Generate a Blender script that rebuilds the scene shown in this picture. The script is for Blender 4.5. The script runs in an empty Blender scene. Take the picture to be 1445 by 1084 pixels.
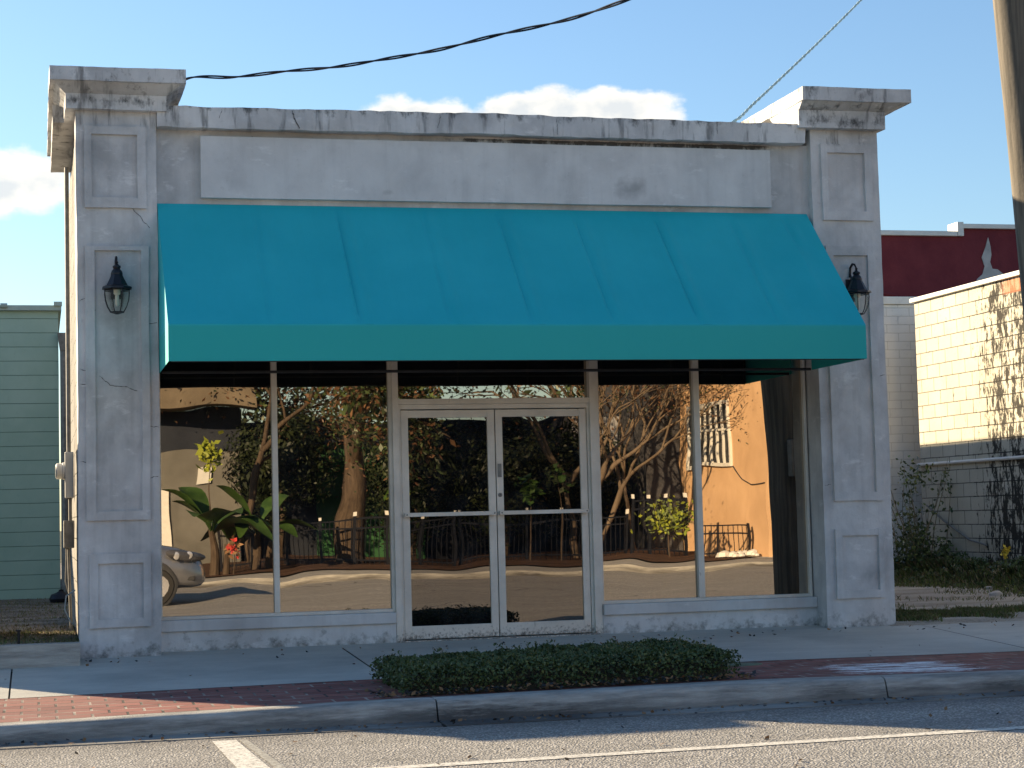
import bpy, bmesh, math, random
import numpy as np
from mathutils import Vector, Matrix, noise as mnoise

random.seed(7)
S = bpy.context.scene
COL = S.collection
R = math.radians

# ------------------------------------------------------------------ camera
cd = bpy.data.cameras.new('camera')
cam = bpy.data.objects.new('camera', cd); COL.objects.link(cam)
YAW, PIT, ROL = R(14.2112), R(4.047), R(-1.4224)
cy_, sy_ = math.cos(YAW), math.sin(YAW)
Fv = Vector((sy_*math.cos(PIT), cy_*math.cos(PIT), math.sin(PIT)))
Rv = Vector((cy_, -sy_, 0)); Uv = Rv.cross(Fv)
R2 = math.cos(ROL)*Rv + math.sin(ROL)*Uv
U2 = -math.sin(ROL)*Rv + math.cos(ROL)*Uv
CAMP = Vector((0, 0, 1.125))
mw = Matrix.Identity(4)
for i in range(3):
    mw[i][0] = R2[i]; mw[i][1] = U2[i]; mw[i][2] = -Fv[i]; mw[i][3] = CAMP[i]
cam.matrix_world = mw
cd.sensor_fit = 'HORIZONTAL'; cd.sensor_width = 36.0
cd.lens = 2655/1445*36.0
cd.clip_start = 0.05; cd.clip_end = 3000
S.camera = cam

# ------------------------------------------------------------------ light
SUN_AZ, SUN_EL = 41.5, 18.6            # degrees to the left of +Y, above the horizon
toS = Vector((-math.sin(R(SUN_AZ))*math.cos(R(SUN_EL)), math.cos(R(SUN_AZ))*math.cos(R(SUN_EL)), math.sin(R(SUN_EL))))
sl = bpy.data.lights.new('sun', 'SUN'); sl.energy = 5.0; sl.angle = R(0.6); sl.color = (1.0, 0.80, 0.54)
so = bpy.data.objects.new('sun', sl); COL.objects.link(so)
so.location = (-20, 20, 20)
so.rotation_euler = toS.to_track_quat('Z', 'Y').to_euler()

S.view_settings.view_transform = 'Standard'
S.view_settings.look = 'None'
S.view_settings.exposure = 1.5
S.view_settings.gamma = 1.0

# ------------------------------------------------------------------ node helpers
class NT:
    def __init__(s, nt):
        s.nt = nt; s.n = nt.nodes; s.l = nt.links
    def new(s, t, **kw):
        nd = s.n.new(t)
        for k, v in kw.items(): setattr(nd, k, v)
        return nd
    def put(s, inp, v):
        if v is None: return
        if hasattr(v, 'is_linked') or isinstance(v, bpy.types.NodeSocket): s.l.new(v, inp)
        elif isinstance(v, (tuple, list)):
            inp.default_value = tuple(v) + ((1,) if len(v) == 3 and len(inp.default_value) == 4 else ())
        else: inp.default_value = v
    def math(s, op, a, b=None, c=None, clamp=False):
        nd = s.new('ShaderNodeMath', operation=op, use_clamp=clamp)
        s.put(nd.inputs[0], a); s.put(nd.inputs[1], b)
        if c is not None: s.put(nd.inputs[2], c)
        return nd.outputs[0]
    def vm(s, op, a, b=None):
        nd = s.new('ShaderNodeVectorMath', operation=op)
        s.put(nd.inputs[0], a); s.put(nd.inputs[1], b)
        return nd.outputs[0]
    def pos(s):
        return s.new('ShaderNodeNewGeometry').outputs['Position']
    def sep(s, v):
        nd = s.new('ShaderNodeSeparateXYZ'); s.put(nd.inputs[0], v); return nd.outputs
    def comb(s, x, y, z):
        nd = s.new('ShaderNodeCombineXYZ')
        for i, v in enumerate((x, y, z)): s.put(nd.inputs[i], v)
        return nd.outputs[0]
    def noise(s, vec, scale=1.0, detail=4, rough=0.55, dist=0.0, out=0):
        nd = s.new('ShaderNodeTexNoise'); s.put(nd.inputs['Vector'], vec)
        nd.inputs['Scale'].default_value = scale; nd.inputs['Detail'].default_value = detail
        nd.inputs['Roughness'].default_value = rough; nd.inputs['Distortion'].default_value = dist
        return nd.outputs[out]
    def vor(s, vec, scale=1.0, feature='F1', out='Distance', rand=1.0):
        nd = s.new('ShaderNodeTexVoronoi', feature=feature); s.put(nd.inputs['Vector'], vec)
        nd.inputs['Scale'].default_value = scale; nd.inputs['Randomness'].default_value = rand
        return nd.outputs[out]
    def mr(s, v, a, b, c=0.0, d=1.0, smooth=False):
        nd = s.new('ShaderNodeMapRange', interpolation_type='SMOOTHSTEP' if smooth else 'LINEAR')
        nd.clamp = True
        s.put(nd.inputs[0], v)
        for i, q in enumerate((a, b, c, d)): s.put(nd.inputs[i+1], q)
        return nd.outputs[0]
    def ramp(s, f, stops, interp='LINEAR'):
        nd = s.new('ShaderNodeValToRGB'); cr = nd.color_ramp; cr.interpolation = interp
        while len(cr.elements) < len(stops): cr.elements.new(0.5)
        for e, (p, c) in zip(cr.elements, stops):
            e.position = p; e.color = (*c, 1) if len(c) == 3 else c
        s.put(nd.inputs[0], f); return nd.outputs[0]
    def mix(s, f, a, b, mode='MIX'):
        nd = s.new('ShaderNodeMix', data_type='RGBA', blend_type=mode)
        s.put(nd.inputs[0], f); s.put(nd.inputs[6], a); s.put(nd.inputs[7], b)
        return nd.outputs[2]
    def bump(s, h, strength=0.5, dist=0.01, normal=None):
        nd = s.new('ShaderNodeBump'); nd.inputs['Strength'].default_value = strength
        nd.inputs['Distance'].default_value = dist
        s.put(nd.inputs['Height'], h)
        if normal is not None: s.put(nd.inputs['Normal'], normal)
        return nd.outputs[0]
    def band(s, v, lo, hi, soft):
        a = s.mr(v, lo-soft, lo+soft, 0.0, 1.0, True); b = s.mr(v, hi-soft, hi+soft, 1.0, 0.0, True)
        return s.math('MULTIPLY', a, b)

def mat(name):
    m = bpy.data.materials.new(name); m.use_nodes = True
    k = NT(m.node_tree); b = k.n['Principled BSDF']
    return m, k, b

def fin(k, b, col, rough=0.8, normal=None, metallic=0.0, spec=None):
    k.put(b.inputs['Base Color'], col); k.put(b.inputs['Roughness'], rough)
    b.inputs['Metallic'].default_value = metallic
    if normal is not None: k.put(b.inputs['Normal'], normal)
    if spec is not None: b.inputs['Specular IOR Level'].default_value = spec

# ------------------------------------------------------------------ world
W = bpy.data.worlds.new('World'); S.world = W; W.use_nodes = True
k = NT(W.node_tree); bg = k.n['Background']
sky = k.new('ShaderNodeTexSky', sky_type='NISHITA')
sky.sun_disc = False; sky.sun_elevation = R(SUN_EL)
sky.sun_rotation = R(-SUN_AZ)
sky.altitude = 0; sky.air_density = 1.15; sky.dust_density = 0.35; sky.ozone_density = 3.0
tc = k.new('ShaderNodeTexCoord').outputs['Generated']
sx, sy, sz = k.sep(tc)
az = k.math('MULTIPLY', k.math('ARCTAN2', sx, sy), 57.2958)
el = k.math('MULTIPLY', k.math('ARCSINE', sz), 57.2958)
pv = k.comb(az, k.math('MULTIPLY', el, 1.5), 0.0)
n1 = k.noise(pv, 0.62, 6, 0.58)
n2 = k.noise(pv, 0.9, 5, 0.55)
def blob(a0, wa, e0, we, kk):
    p = k.math('POWER', k.math('ABSOLUTE', k.math('DIVIDE', k.math('SUBTRACT', az, a0), wa)), 2.6)
    q = k.math('POWER', k.math('ABSOLUTE', k.math('DIVIDE', k.math('SUBTRACT', el, e0), we)), 2.0)
    d = k.math('SUBTRACT', 1.0, k.math('ADD', p, q))
    return k.math('ADD', d, k.math('MULTIPLY', k.math('SUBTRACT', n1, 0.5), kk))
bl = [blob(16.3, 4.0, 12.0, 1.1, 1.7), blob(11.5, 2.3, 12.0, 0.95, 1.7), blob(-2.2, 3.9, 10.15, 1.35, 1.3),
      blob(200, 8, 14, 3, 3.0), blob(165, 9, 20, 3, 3.0)]
cl = bl[0]
for q in bl[1:]: cl = k.math('MAXIMUM', cl, q)
cm = k.mr(cl, 0.12, 0.62, 0.0, 0.93, True)
thick = k.mr(k.math('ADD', k.math('MULTIPLY', cl, .55), k.math('MULTIPLY', n2, 1.3)), 0.75, 1.35, 0.0, 1.0)
ccol = k.mix(thick, (6.9, 6.4, 5.6), (4.5, 4.6, 4.6))
skyc = k.mix(1.0, sky.outputs[0], (0.87, 0.93, 1.0), 'MULTIPLY')
wcol = k.mix(cm, skyc, ccol)
k.put(bg.inputs[0], wcol); bg.inputs[1].default_value = 0.068

# ------------------------------------------------------------------ object helpers
def tag(o, label=None, cat=None, group=None, kind=None):
    if label: o['label'] = label
    if cat: o['category'] = cat
    if group: o['group'] = group
    if kind: o['kind'] = kind
    return o

def thing(name, label, cat, loc=(0, 0, 0), group=None):
    o = bpy.data.objects.new(name, None); COL.objects.link(o)
    o.location = loc; o.empty_display_size = 0.2
    return tag(o, label, cat, group)

def worigin(p):
    v = Vector((0, 0, 0))
    while p is not None:
        v += p.location; p = p.parent
    return v

def copy_tree(o, parent=None):
    c = o.copy(); COL.objects.link(c); c.parent = parent
    for ch in list(o.children): copy_tree(ch, c)
    return c

class MB:
    """collects geometry in world coordinates and links it as one mesh object"""
    def __init__(s): s.v = []; s.f = []; s.m = []
    def add(s, vs, fs, mi=0):
        o = len(s.v); s.v.extend(tuple(q) for q in vs)
        s.f.extend(tuple(i+o for i in f) for f in fs); s.m.extend([mi]*len(fs)); return s
    def box(s, x0, x1, y0, y1, z0, z1, mi=0):
        vs = [(x, y, z) for x in (x0, x1) for y in (y0, y1) for z in (z0, z1)]
        return s.add(vs, [(0, 1, 3, 2), (4, 6, 7, 5), (0, 4, 5, 1), (2, 3, 7, 6), (0, 2, 6, 4), (1, 5, 7, 3)], mi)
    def quad(s, a, b, c, d, mi=0): return s.add([a, b, c, d], [(0, 1, 2, 3)], mi)
    def tube(s, pts, r, n=8, mi=0, cap=True, ph=0.0):
        pts = [Vector(p) for p in pts]; rr = r if isinstance(r, (list, tuple)) else [r]*len(pts)
        vs = []; up = None
        for i, p in enumerate(pts):
            t = (pts[min(i+1, len(pts)-1)] - pts[max(i-1, 0)]).normalized()
            if up is None: up = t.orthogonal().normalized()
            up = (up - t*up.dot(t))
            up = up.normalized() if up.length > 1e-6 else t.orthogonal().normalized()
            w = t.cross(up)
            for j in range(n):
                a = ph + 2*math.pi*j/n
                vs.append(p + (up*math.cos(a) + w*math.sin(a))*rr[i])
        fs = [(i*n+j, i*n+(j+1) % n, (i+1)*n+(j+1) % n, (i+1)*n+j) for i in range(len(pts)-1) for j in range(n)]
        if cap: fs += [tuple(range(n-1, -1, -1)), tuple((len(pts)-1)*n+j for j in range(n))]
        return s.add(vs, fs, mi)
    def lathe(s, c, prof, n=16, mi=0, axis='z', ph=0.0, sx=1, sy=1):
        c = Vector(c); vs = []
        for r, h in prof:
            for j in range(n):
                a = ph + 2*math.pi*j/n; u, w = r*math.cos(a)*sx, r*math.sin(a)*sy
                vs.append(c + (Vector((u, w, h)) if axis == 'z' else Vector((u, h, w)) if axis == 'y' else Vector((h, u, w))))
        fs = [(i*n+j, i*n+(j+1) % n, (i+1)*n+(j+1) % n, (i+1)*n+j) for i in range(len(prof)-1) for j in range(n)]
        fs += [tuple(range(n-1, -1, -1)), tuple((len(prof)-1)*n+j for j in range(n))]
        return s.add(vs, fs, mi)
    def build(s, name, mats, parent=None, smooth=False, bevel=0, sharp=35):
        me = bpy.data.meshes.new(name)
        o3 = worigin(parent)
        me.from_pydata([(a-o3.x, b-o3.y, c-o3.z) for a, b, c in s.v], [], s.f)
        mats = mats if isinstance(mats, (list, tuple)) else [mats]
        for m in mats: me.materials.append(m)
        me.polygons.foreach_set('material_index', s.m)
        bm = bmesh.new(); bm.from_mesh(me)
        bmesh.ops.recalc_face_normals(bm, faces=bm.faces); bm.to_mesh(me); bm.free()
        if smooth:
            me.polygons.foreach_set('use_smooth', [True]*len(me.polygons)); me.set_sharp_from_angle(angle=R(sharp))
        me.update()
        o = bpy.data.objects.new(name, me); COL.objects.link(o); o.parent = parent
        if bevel:
            b = o.modifiers.new('bevel', 'BEVEL'); b.width = bevel; b.segments = 2; b.limit_method = 'ANGLE'; b.angle_limit = R(50)
        return o

def wob(p, amp, fine=0.25):
    """smooth pseudo-random offset that depends on position only, so neighbours stay matched"""
    v = mnoise.noise_vector(Vector(p)*1.3)*amp + mnoise.noise_vector(Vector(p)*9.0+Vector((9, 3, 1)))*amp*fine
    return v

def rough_boxes(mb, boxes, step=0.06, amp=0.006, fine=0.35, mi=0):
    for (x0, x1, y0, y1, z0, z1) in boxes:
        nx, ny, nz = [max(1, min(200, int(round(d/step)))) for d in (x1-x0, y1-y0, z1-z0)]
        vid = {}; vs = []; fs = []
        def V(i, j, l):
            q = (i, j, l)
            if q not in vid:
                p = Vector((x0+(x1-x0)*i/nx, y0+(y1-y0)*j/ny, z0+(z1-z0)*l/nz))
                vid[q] = len(vs); vs.append(p + wob(p, amp, fine))
            return vid[q]
        for i in range(nx):
            for l in range(nz):
                for j in (0, ny): fs.append((V(i, j, l), V(i+1, j, l), V(i+1, j, l+1), V(i, j, l+1)))
        for j in range(ny):
            for l in range(nz):
                for i in (0, nx): fs.append((V(i, j, l), V(i, j+1, l), V(i, j+1, l+1), V(i, j, l+1)))
        for i in range(nx):
            for j in range(ny):
                for l in (0, nz): fs.append((V(i, j, l), V(i+1, j, l), V(i+1, j+1, l), V(i, j+1, l)))
        mb.add(vs, fs, mi)
    return mb

def crack(mb, pts, y, w=0.004, mi=1):
    """thin dark crack on a wall facing -y: a polyline of (x, z)"""
    out = []
    for (a, b), (c, d) in zip(pts[:-1], pts[1:]):
        n = max(2, int(math.hypot(c-a, d-b)/0.02))
        for i in range(n):
            t = i/n; out.append((a+(c-a)*t+random.uniform(-.005, .005), b+(d-b)*t+random.uniform(-.005, .005)))
    out.append(pts[-1])
    for i in range(len(out)-1):
        (a, b), (c, d) = out[i], out[i+1]
        L = math.hypot(c-a, d-b) or 1; nx, nz = -(d-b)/L, (c-a)/L
        w0 = w*(0.5+0.8*abs(math.sin(i*1.7))); yy = y
        p = [Vector((a-nx*w0, yy, b-nz*w0)), Vector((c-nx*w0, yy, d-nz*w0)), Vector((c+nx*w0, yy, d+nz*w0)), Vector((a+nx*w0, yy, b+nz*w0))]
        mb.add([q+Vector((wob((q.x, q.y, q.z), .006)).to_tuple()) for q in p], [(0, 1, 2, 3)], mi)

def leaf_mesh(name, centers, normals, size, mats, parent=None, midx=None, aspect=0.5, jitter=0.9, ox=None):
    """many small pointed leaves (4-vertex diamonds, folded) as one mesh"""
    rng = np.random.default_rng(abs(hash(name)) % 1000 if False else len(centers))
    n = len(centers); c = np.asarray(centers, float)
    nn = np.asarray(normals, float) + rng.normal(0, jitter, (n, 3)); nn /= np.linalg.norm(nn, axis=1)[:, None]+1e-9
    t = rng.normal(0, 1, (n, 3)); t -= (t*nn).sum(1)[:, None]*nn; t /= np.linalg.norm(t, axis=1)[:, None]+1e-9
    b = np.cross(nn, t)
    sz = np.asarray(size)*rng.uniform(0.6, 1.35, n); sz = sz[:, None]
    v = np.stack([c-t*sz*.5, c+b*sz*aspect*.5-nn*sz*.06, c+t*sz*.5, c-b*sz*aspect*.5-nn*sz*.06], 1).reshape(-1, 3)
    o3 = np.array(worigin(parent)); v = v-o3
    me = bpy.data.meshes.new(name)
    me.vertices.add(4*n); me.vertices.foreach_set('co', v.ravel())
    me.loops.add(4*n); me.loops.foreach_set('vertex_index', np.arange(4*n, dtype=np.int32))
    me.polygons.add(n); me.polygons.foreach_set('loop_start', np.arange(n, dtype=np.int32)*4)
    for m in (mats if isinstance(mats, (list, tuple)) else [mats]): me.materials.append(m)
    if midx is not None: me.polygons.foreach_set('material_index', np.asarray(midx, dtype=np.int32))
    me.update(calc_edges=True); me.validate()
    o = bpy.data.objects.new(name, me); COL.objects.link(o); o.parent = parent
    return o

def blades(name, bases, h, mats, parent=None, midx=None, lean=0.5, w=0.006):
    rng = np.random.default_rng(len(bases)+3)
    n = len(bases); c = np.asarray(bases, float); hh = np.asarray(h)*rng.uniform(.4, 1.2, n)
    a = rng.uniform(0, 2*np.pi, n); d = np.stack([np.cos(a), np.sin(a), np.zeros(n)], 1); s = np.stack([-np.sin(a), np.cos(a), np.zeros(n)], 1)
    l = (rng.uniform(0, lean, n)*hh)[:, None]
    up = np.zeros((n, 3)); up[:, 2] = hh
    v = np.stack([c-s*w, c+s*w, c+up*.6+d*l*.4+s*w*.7, c+up*.95+d*l, c+up*.6+d*l*.4-s*w*.7], 1)
    o3 = np.array(worigin(parent)); v = (v-o3).reshape(-1, 3)
    me = bpy.data.meshes.new(name)
    me.vertices.add(5*n); me.vertices.foreach_set('co', v.ravel())
    me.loops.add(5*n); me.loops.foreach_set('vertex_index', np.arange(5*n, dtype=np.int32))
    me.polygons.add(n); me.polygons.foreach_set('loop_start', np.arange(n, dtype=np.int32)*5)
    for m in (mats if isinstance(mats, (list, tuple)) else [mats]): me.materials.append(m)
    if midx is not None: me.polygons.foreach_set('material_index', np.asarray(midx, dtype=np.int32))
    me.update(calc_edges=True); me.validate()
    o = bpy.data.objects.new(name, me); COL.objects.link(o); o.parent = parent
    return o

# ------------------------------------------------------------------ materials
def stucco_mat(name, dark, mid, light, warm=(0.36, 0.33, 0.31), mold=False, base_grime=True, bumps=1.0, fascia=False, streak=0.5):
    m, k, b = mat(name); P = k.pos(); x, y, z = k.sep(P)
    big = k.noise(P, 0.9, 6, 0.6); med = k.noise(P, 4.0, 6, 0.65, 0.4); fine = k.noise(P, 60, 4, 0.7)
    cld = k.noise(k.vm('ADD', k.vm('MULTIPLY', P, (1, 1, .75)), (2, 8, 4)), 1.9, 5, 0.55, 0.6)
    f = k.math('ADD', k.math('ADD', k.math('MULTIPLY', big, 0.4), k.math('MULTIPLY', cld, 0.4)), k.math('MULTIPLY', med, 0.2))
    col = k.ramp(f, [(0.38, dark), (0.49, mid), (0.60, light)])
    wm = k.mr(k.noise(k.vm('ADD', P, (7, 3, 5)), 1.1, 4, 0.6), 0.5, 0.72)
    col = k.mix(k.math('MULTIPLY', wm, 0.55), col, warm)
    # vertical water streaks
    st = k.noise(k.vm('MULTIPLY', P, (14, 14, 0.7)), 1.0, 4, 0.6)
    col = k.mix(k.math('MULTIPLY', k.mr(st, 0.52, 0.78), streak), col, tuple(q*0.55 for q in dark))
    sp = k.mr(k.noise(P, 22, 5, 0.7), 0.60, 0.72)
    col = k.mix(k.math('MULTIPLY', sp, 0.28), col, tuple(q*0.6 for q in mid))
    # pale scuffs where paint has rubbed off
    sc = k.mr(k.noise(k.vm('ADD', k.vm('MULTIPLY', P, (2.2, 2.2, 5)), (3, 9, 1)), 1.6, 7, 0.68), 0.60, 0.70)
    col = k.mix(k.math('MULTIPLY', sc, 0.40), col, tuple(min(1, q*1.25) for q in light))
    if base_grime:
        g = k.math('ADD', k.mr(z, 0.0, 0.34, 1.0, 0.0), k.math('MULTIPLY', k.math('SUBTRACT', k.noise(P, 9, 6, 0.7), 0.5), 2.4))
        g = k.math('MULTIPLY', k.mr(g, 0.75, 1.3), k.mr(z, 0.45, 0.2))
        col = k.mix(k.math('MULTIPLY', g, 0.8), col, (0.06, 0.065, 0.05))
    if mold:
        mk = k.math('MULTIPLY', k.band(x, 3.7, 6.95, 0.35), k.mr(z, 4.52, 4.64, 0.0, 1.0))
        gen = k.math('MULTIPLY', k.mr(z, 4.5, 4.64, 0.0, 1.0), 0.15)
        mk = k.math('MAXIMUM', mk, gen)
        top = k.math('MULTIPLY', k.mr(z, 4.70, 4.86, 0.0, 1.0), k.mr(z, 4.86, 4.92, 0.60, 0.38))
        mk = k.math('MULTIPLY', k.math('MAXIMUM', mk, 0.0), k.mr(z, 4.655, 4.64, 0.0, 1.0))
        mk = k.math('MAXIMUM', mk, top)
        nz = k.noise(k.vm('MULTIPLY', P, (9, 9, 5)), 1.0, 6, 0.7)
        mm = k.mr(k.math('ADD', mk, k.math('MULTIPLY', k.math('SUBTRACT', nz, 0.5), 2.2)), 0.48, 0.86)
        col = k.mix(k.math('MULTIPLY', mm, 0.86), col, (0.028, 0.028, 0.028))
        # black drips on the coping face
        dr = k.noise(k.vm('MULTIPLY', P, (8.5, 1, 1.2)), 1.0, 5, 0.65)
        dm = k.math('MULTIPLY', k.mr(dr, 0.55, 0.66), k.mr(z, 4.63, 4.67, 0.0, 1.0))
        col = k.mix(k.math('MULTIPLY', dm, 0.6), col, (0.03, 0.032, 0.036))
    if fascia:
        s1 = k.math('MULTIPLY', k.band(x, 5.25, 5.65, 0.18), k.band(z, 4.05, 4.33, 0.12))
        s2 = k.math('MULTIPLY', k.band(x, 3.0, 3.2, 0.12), k.band(z, 4.07, 4.15, 0.06))
        sm = k.mr(k.math('ADD', k.math('MAXIMUM', s1, s2), k.math('MULTIPLY', k.math('SUBTRACT', k.noise(P, 8, 5, 0.6), 0.5), 1.0)), 0.6, 1.3)
        col = k.mix(k.math('MULTIPLY', sm, 0.55), col, (0.07, 0.07, 0.075))
    h = k.math('ADD', k.math('MULTIPLY', k.noise(P, 7, 5, 0.6), 1.0), k.math('MULTIPLY', fine, 0.22))
    h = k.math('ADD', h, k.math('MULTIPLY', k.noise(k.vm('MULTIPLY', P, (20, 20, 5)), 1, 3, 0.5), 0.25))
    fin(k, b, col, 0.88, k.bump(h, 0.55*bumps, 0.012), spec=0.25)
    return m

M_stucco = stucco_mat('grey_stucco', (0.36, 0.36, 0.362), (0.54, 0.538, 0.535), (0.70, 0.695, 0.685), warm=(.50, .48, .46), mold=True, streak=.22)
M_fascia = stucco_mat('pale_fascia_stucco', (0.50, 0.50, 0.50), (0.62, 0.62, 0.615), (0.70, 0.70, 0.69), warm=(.58, .57, .55), base_grime=False, fascia=True, streak=0.15, bumps=.7)
M_knee = stucco_mat('knee_wall_paint', (0.54, 0.54, 0.53), (0.64, 0.64, 0.63), (0.72, 0.72, 0.71), bumps=1.2, streak=0.2)

def simple(name, c, rough=0.6, metallic=0.0, var=0.12, scale=8, bump=0.0, spec=None):
    m, k, b = mat(name); P = k.pos()
    n = k.noise(P, scale, 5, 0.6)
    col = k.mix(k.mr(n, 0.3, 0.7), tuple(q*(1-var) for q in c), tuple(min(1, q*(1+var)) for q in c))
    nm = k.bump(k.noise(P, scale*6, 4, 0.6), 0.4, bump) if bump else None
    fin(k, b, col, rough, nm, metallic, spec)
    return m

M_crack = simple('crack', (0.09, 0.088, 0.088), 0.95)
M_black = simple('black_iron', (0.012, 0.013, 0.018), 0.42, 0.3)
M_dark = simple('dark_paint', (0.03, 0.032, 0.036), 0.7)
M_white = simple('white_paint', (0.72, 0.70, 0.64), 0.7, var=0.08)
M_bulb = simple('lamp_socket', (0.75, 0.70, 0.58), 0.5)

# aluminium storefront frame, dirty towards the threshold
m, k, b = mat('storefront_aluminium'); P = k.pos(); x, y, z = k.sep(P)
n = k.noise(P, 3, 6, 0.65)
col = k.mix(k.mr(n, 0.3, 0.75), (0.58, 0.54, 0.475), (0.80, 0.76, 0.68))
gs = k.mr(k.math('ADD', k.mr(z, 0.0, 0.32, 1.12, -0.35), k.math('MULTIPLY', k.math('SUBTRACT', k.noise(P, 38, 6, 0.75), 0.5), 2.6)), 0.75, 1.2)
col = k.mix(k.math('MULTIPLY', gs, 0.85), col, (0.06, 0.05, 0.04))
sp = k.mr(k.noise(k.vm('MULTIPLY', P, (30, 30, 6)), 1, 5, 0.7), 0.66, 0.74)
col = k.mix(k.math('MULTIPLY', sp, 0.6), col, (0.10, 0.085, 0.07))
fin(k, b, col, 0.55, k.bump(k.noise(P, 90, 3, 0.6), 0.3, 0.002), 0.15)
M_alu = m
M_sill = stucco_mat('sill_board_paint', (0.50, 0.50, 0.50), (0.60, 0.60, 0.59), (0.68, 0.68, 0.67), base_grime=False, bumps=0.5, streak=0.25)

# reflective tinted glass: slightly uneven, like old plate glass
def glass_mat(name, seed, refl=(0.38, 0.345, 0.30), wav=0.0018):
    m = bpy.data.materials.new(name); m.use_nodes = True; k = NT(m.node_tree)
    k.n.remove(k.n['Principled BSDF']); out = k.n['Material Output']; P = k.pos()
    Q = k.vm('ADD', k.vm('MULTIPLY', P, (0.8, 1, 1.1)), (seed*3.7, 0, seed*1.9))
    h = k.noise(Q, 1.5, 1, 0.4)
    nm = k.bump(h, 1.0, wav)
    gl = k.new('ShaderNodeBsdfGlossy'); gl.inputs['Color'].default_value = (*refl, 1); gl.inputs['Roughness'].default_value = 0.006
    k.put(gl.inputs['Normal'], nm)
    df = k.new('ShaderNodeBsdfDiffuse')
    dust = k.mr(k.noise(P, 5, 6, 0.7), 0.45, 0.8, 0.004, 0.020)
    k.put(df.inputs['Color'], k.comb(dust, dust, k.math('MULTIPLY', dust, 1.1)))
    ad = k.new('ShaderNodeAddShader'); k.l.new(gl.outputs[0], ad.inputs[0]); k.l.new(df.outputs[0], ad.inputs[1])
    k.l.new(ad.outputs[0], out.inputs['Surface'])
    return m

# teal canvas
m, k, b = mat('teal_canvas'); P = k.pos(); x, y, z = k.sep(P)
n = k.noise(P, 1.1, 5, 0.6)
col = k.mix(k.mr(n, 0.3, 0.7), (0.012, 0.42, 0.475), (0.024, 0.48, 0.535))
st = k.mr(k.noise(k.vm('MULTIPLY', P, (9, 1.2, 1.2)), 1, 5, 0.65), 0.45, 0.8)
col = k.mix(k.math('MULTIPLY', st, 0.20), col, (0.010, 0.37, 0.40))
vf = k.mr(z, 2.77, 2.755)                          # same cloth; the valance's smaller share of sky light is painted as a greener tint
col = k.mix(k.math('MULTIPLY', vf, 0.85), col, (0.022, 0.42, 0.40))
wv = k.math('ADD', k.math('MULTIPLY', k.noise(k.vm('MULTIPLY', P, (3.5, 1, 1)), 1, 3, .5), 1.0), k.math('MULTIPLY', k.noise(P, 30, 3, .5), 0.05))
fin(k, b, col, 0.62, k.bump(wv, 0.30, 0.03), spec=0.3)
M_canvas = m
M_shade_backing = simple('awning_shade_backing', (0.006, 0.014, 0.026), .8)  # near-black sheet behind the canvas, standing in for the shade beneath the awning

# concrete
def concrete(name, a, c, spots=0.3, sc=1.0):
    m, k, b = mat(name); P = k.pos(); x, y, z = k.sep(P)
    f = k.math('ADD', k.math('MULTIPLY', k.noise(P, 0.8*sc, 6, 0.62), 0.55), k.math('MULTIPLY', k.noise(k.vm('MULTIPLY', P, (1.2, 5, 5)), 1.6*sc, 6, 0.7), 0.45))
    col = k.ramp(f, [(0.33, a), (0.66, c)])
    sp = k.mr(k.noise(P, 18, 6, 0.75), 0.62, 0.72)
    col = k.mix(k.math('MULTIPLY', sp, spots), col, tuple(q*0.3 for q in a))
    dp = k.noise(k.vm('ADD', P, (11, 2, 0)), 0.55*sc, 6, 0.7); col = k.mix(k.mr(dp, .50, .66, 0, .38), col, tuple(q*.62 for q in a))
    gm = k.mr(k.vor(P, 3.1, 'F1'), .045, .075, 1, 0); gm = k.math('MULTIPLY', gm, k.mr(k.noise(P, .9, 3, .5), .5, .56)); col = k.mix(k.math('MULTIPLY', gm, .5), col, tuple(q*.35 for q in a))
    gr = k.noise(P, 160, 3, 0.6)
    col = k.mix(0.25, col, k.ramp(gr, [(0.3, tuple(q*.6 for q in a)), (0.7, c)]))
    fin(k, b, col, 0.9, k.bump(k.math('ADD', gr, k.noise(P, 12, 5, .6)), 0.5, 0.004), spec=0.25)
    return m
M_walk = concrete('sidewalk_concrete', (0.41, 0.405, 0.37), (0.62, 0.605, 0.54))

m, k, b = mat('curb_concrete'); P = k.pos(); x, y, z = k.sep(P)
f = k.noise(k.vm('MULTIPLY', P, (1.0, 4, 9)), 1.5, 7, 0.7)
col = k.ramp(f, [(0.34, (0.20, 0.195, 0.18)), (0.66, (0.50, 0.485, 0.44))])
ln = k.math('ADD', k.mr(z, -0.27, -0.125, 1.25, 0.05), k.math('MULTIPLY', k.math('SUBTRACT', k.noise(k.vm('MULTIPLY', P, (1.6, 5, 14)), 1.4, 7, 0.75), 0.5), 2.6))
side = k.mr(k.noise(k.comb(x, 0.0, 0.0), 0.5, 2, 0.5), 0.40, 0.62, 0.35, 1.0)
col = k.mix(k.math('MULTIPLY', k.math('MULTIPLY', k.mr(ln, 0.30, 0.95), side), 0.85), col, (0.045, 0.04, 0.038))
gr = k.noise(P, 120, 3, 0.6)
fin(k, b, col, 0.9, k.bump(k.math('ADD', gr, k.noise(P, 14, 5, .6)), 0.6, 0.006), spec=0.25)
M_curb = m

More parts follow.
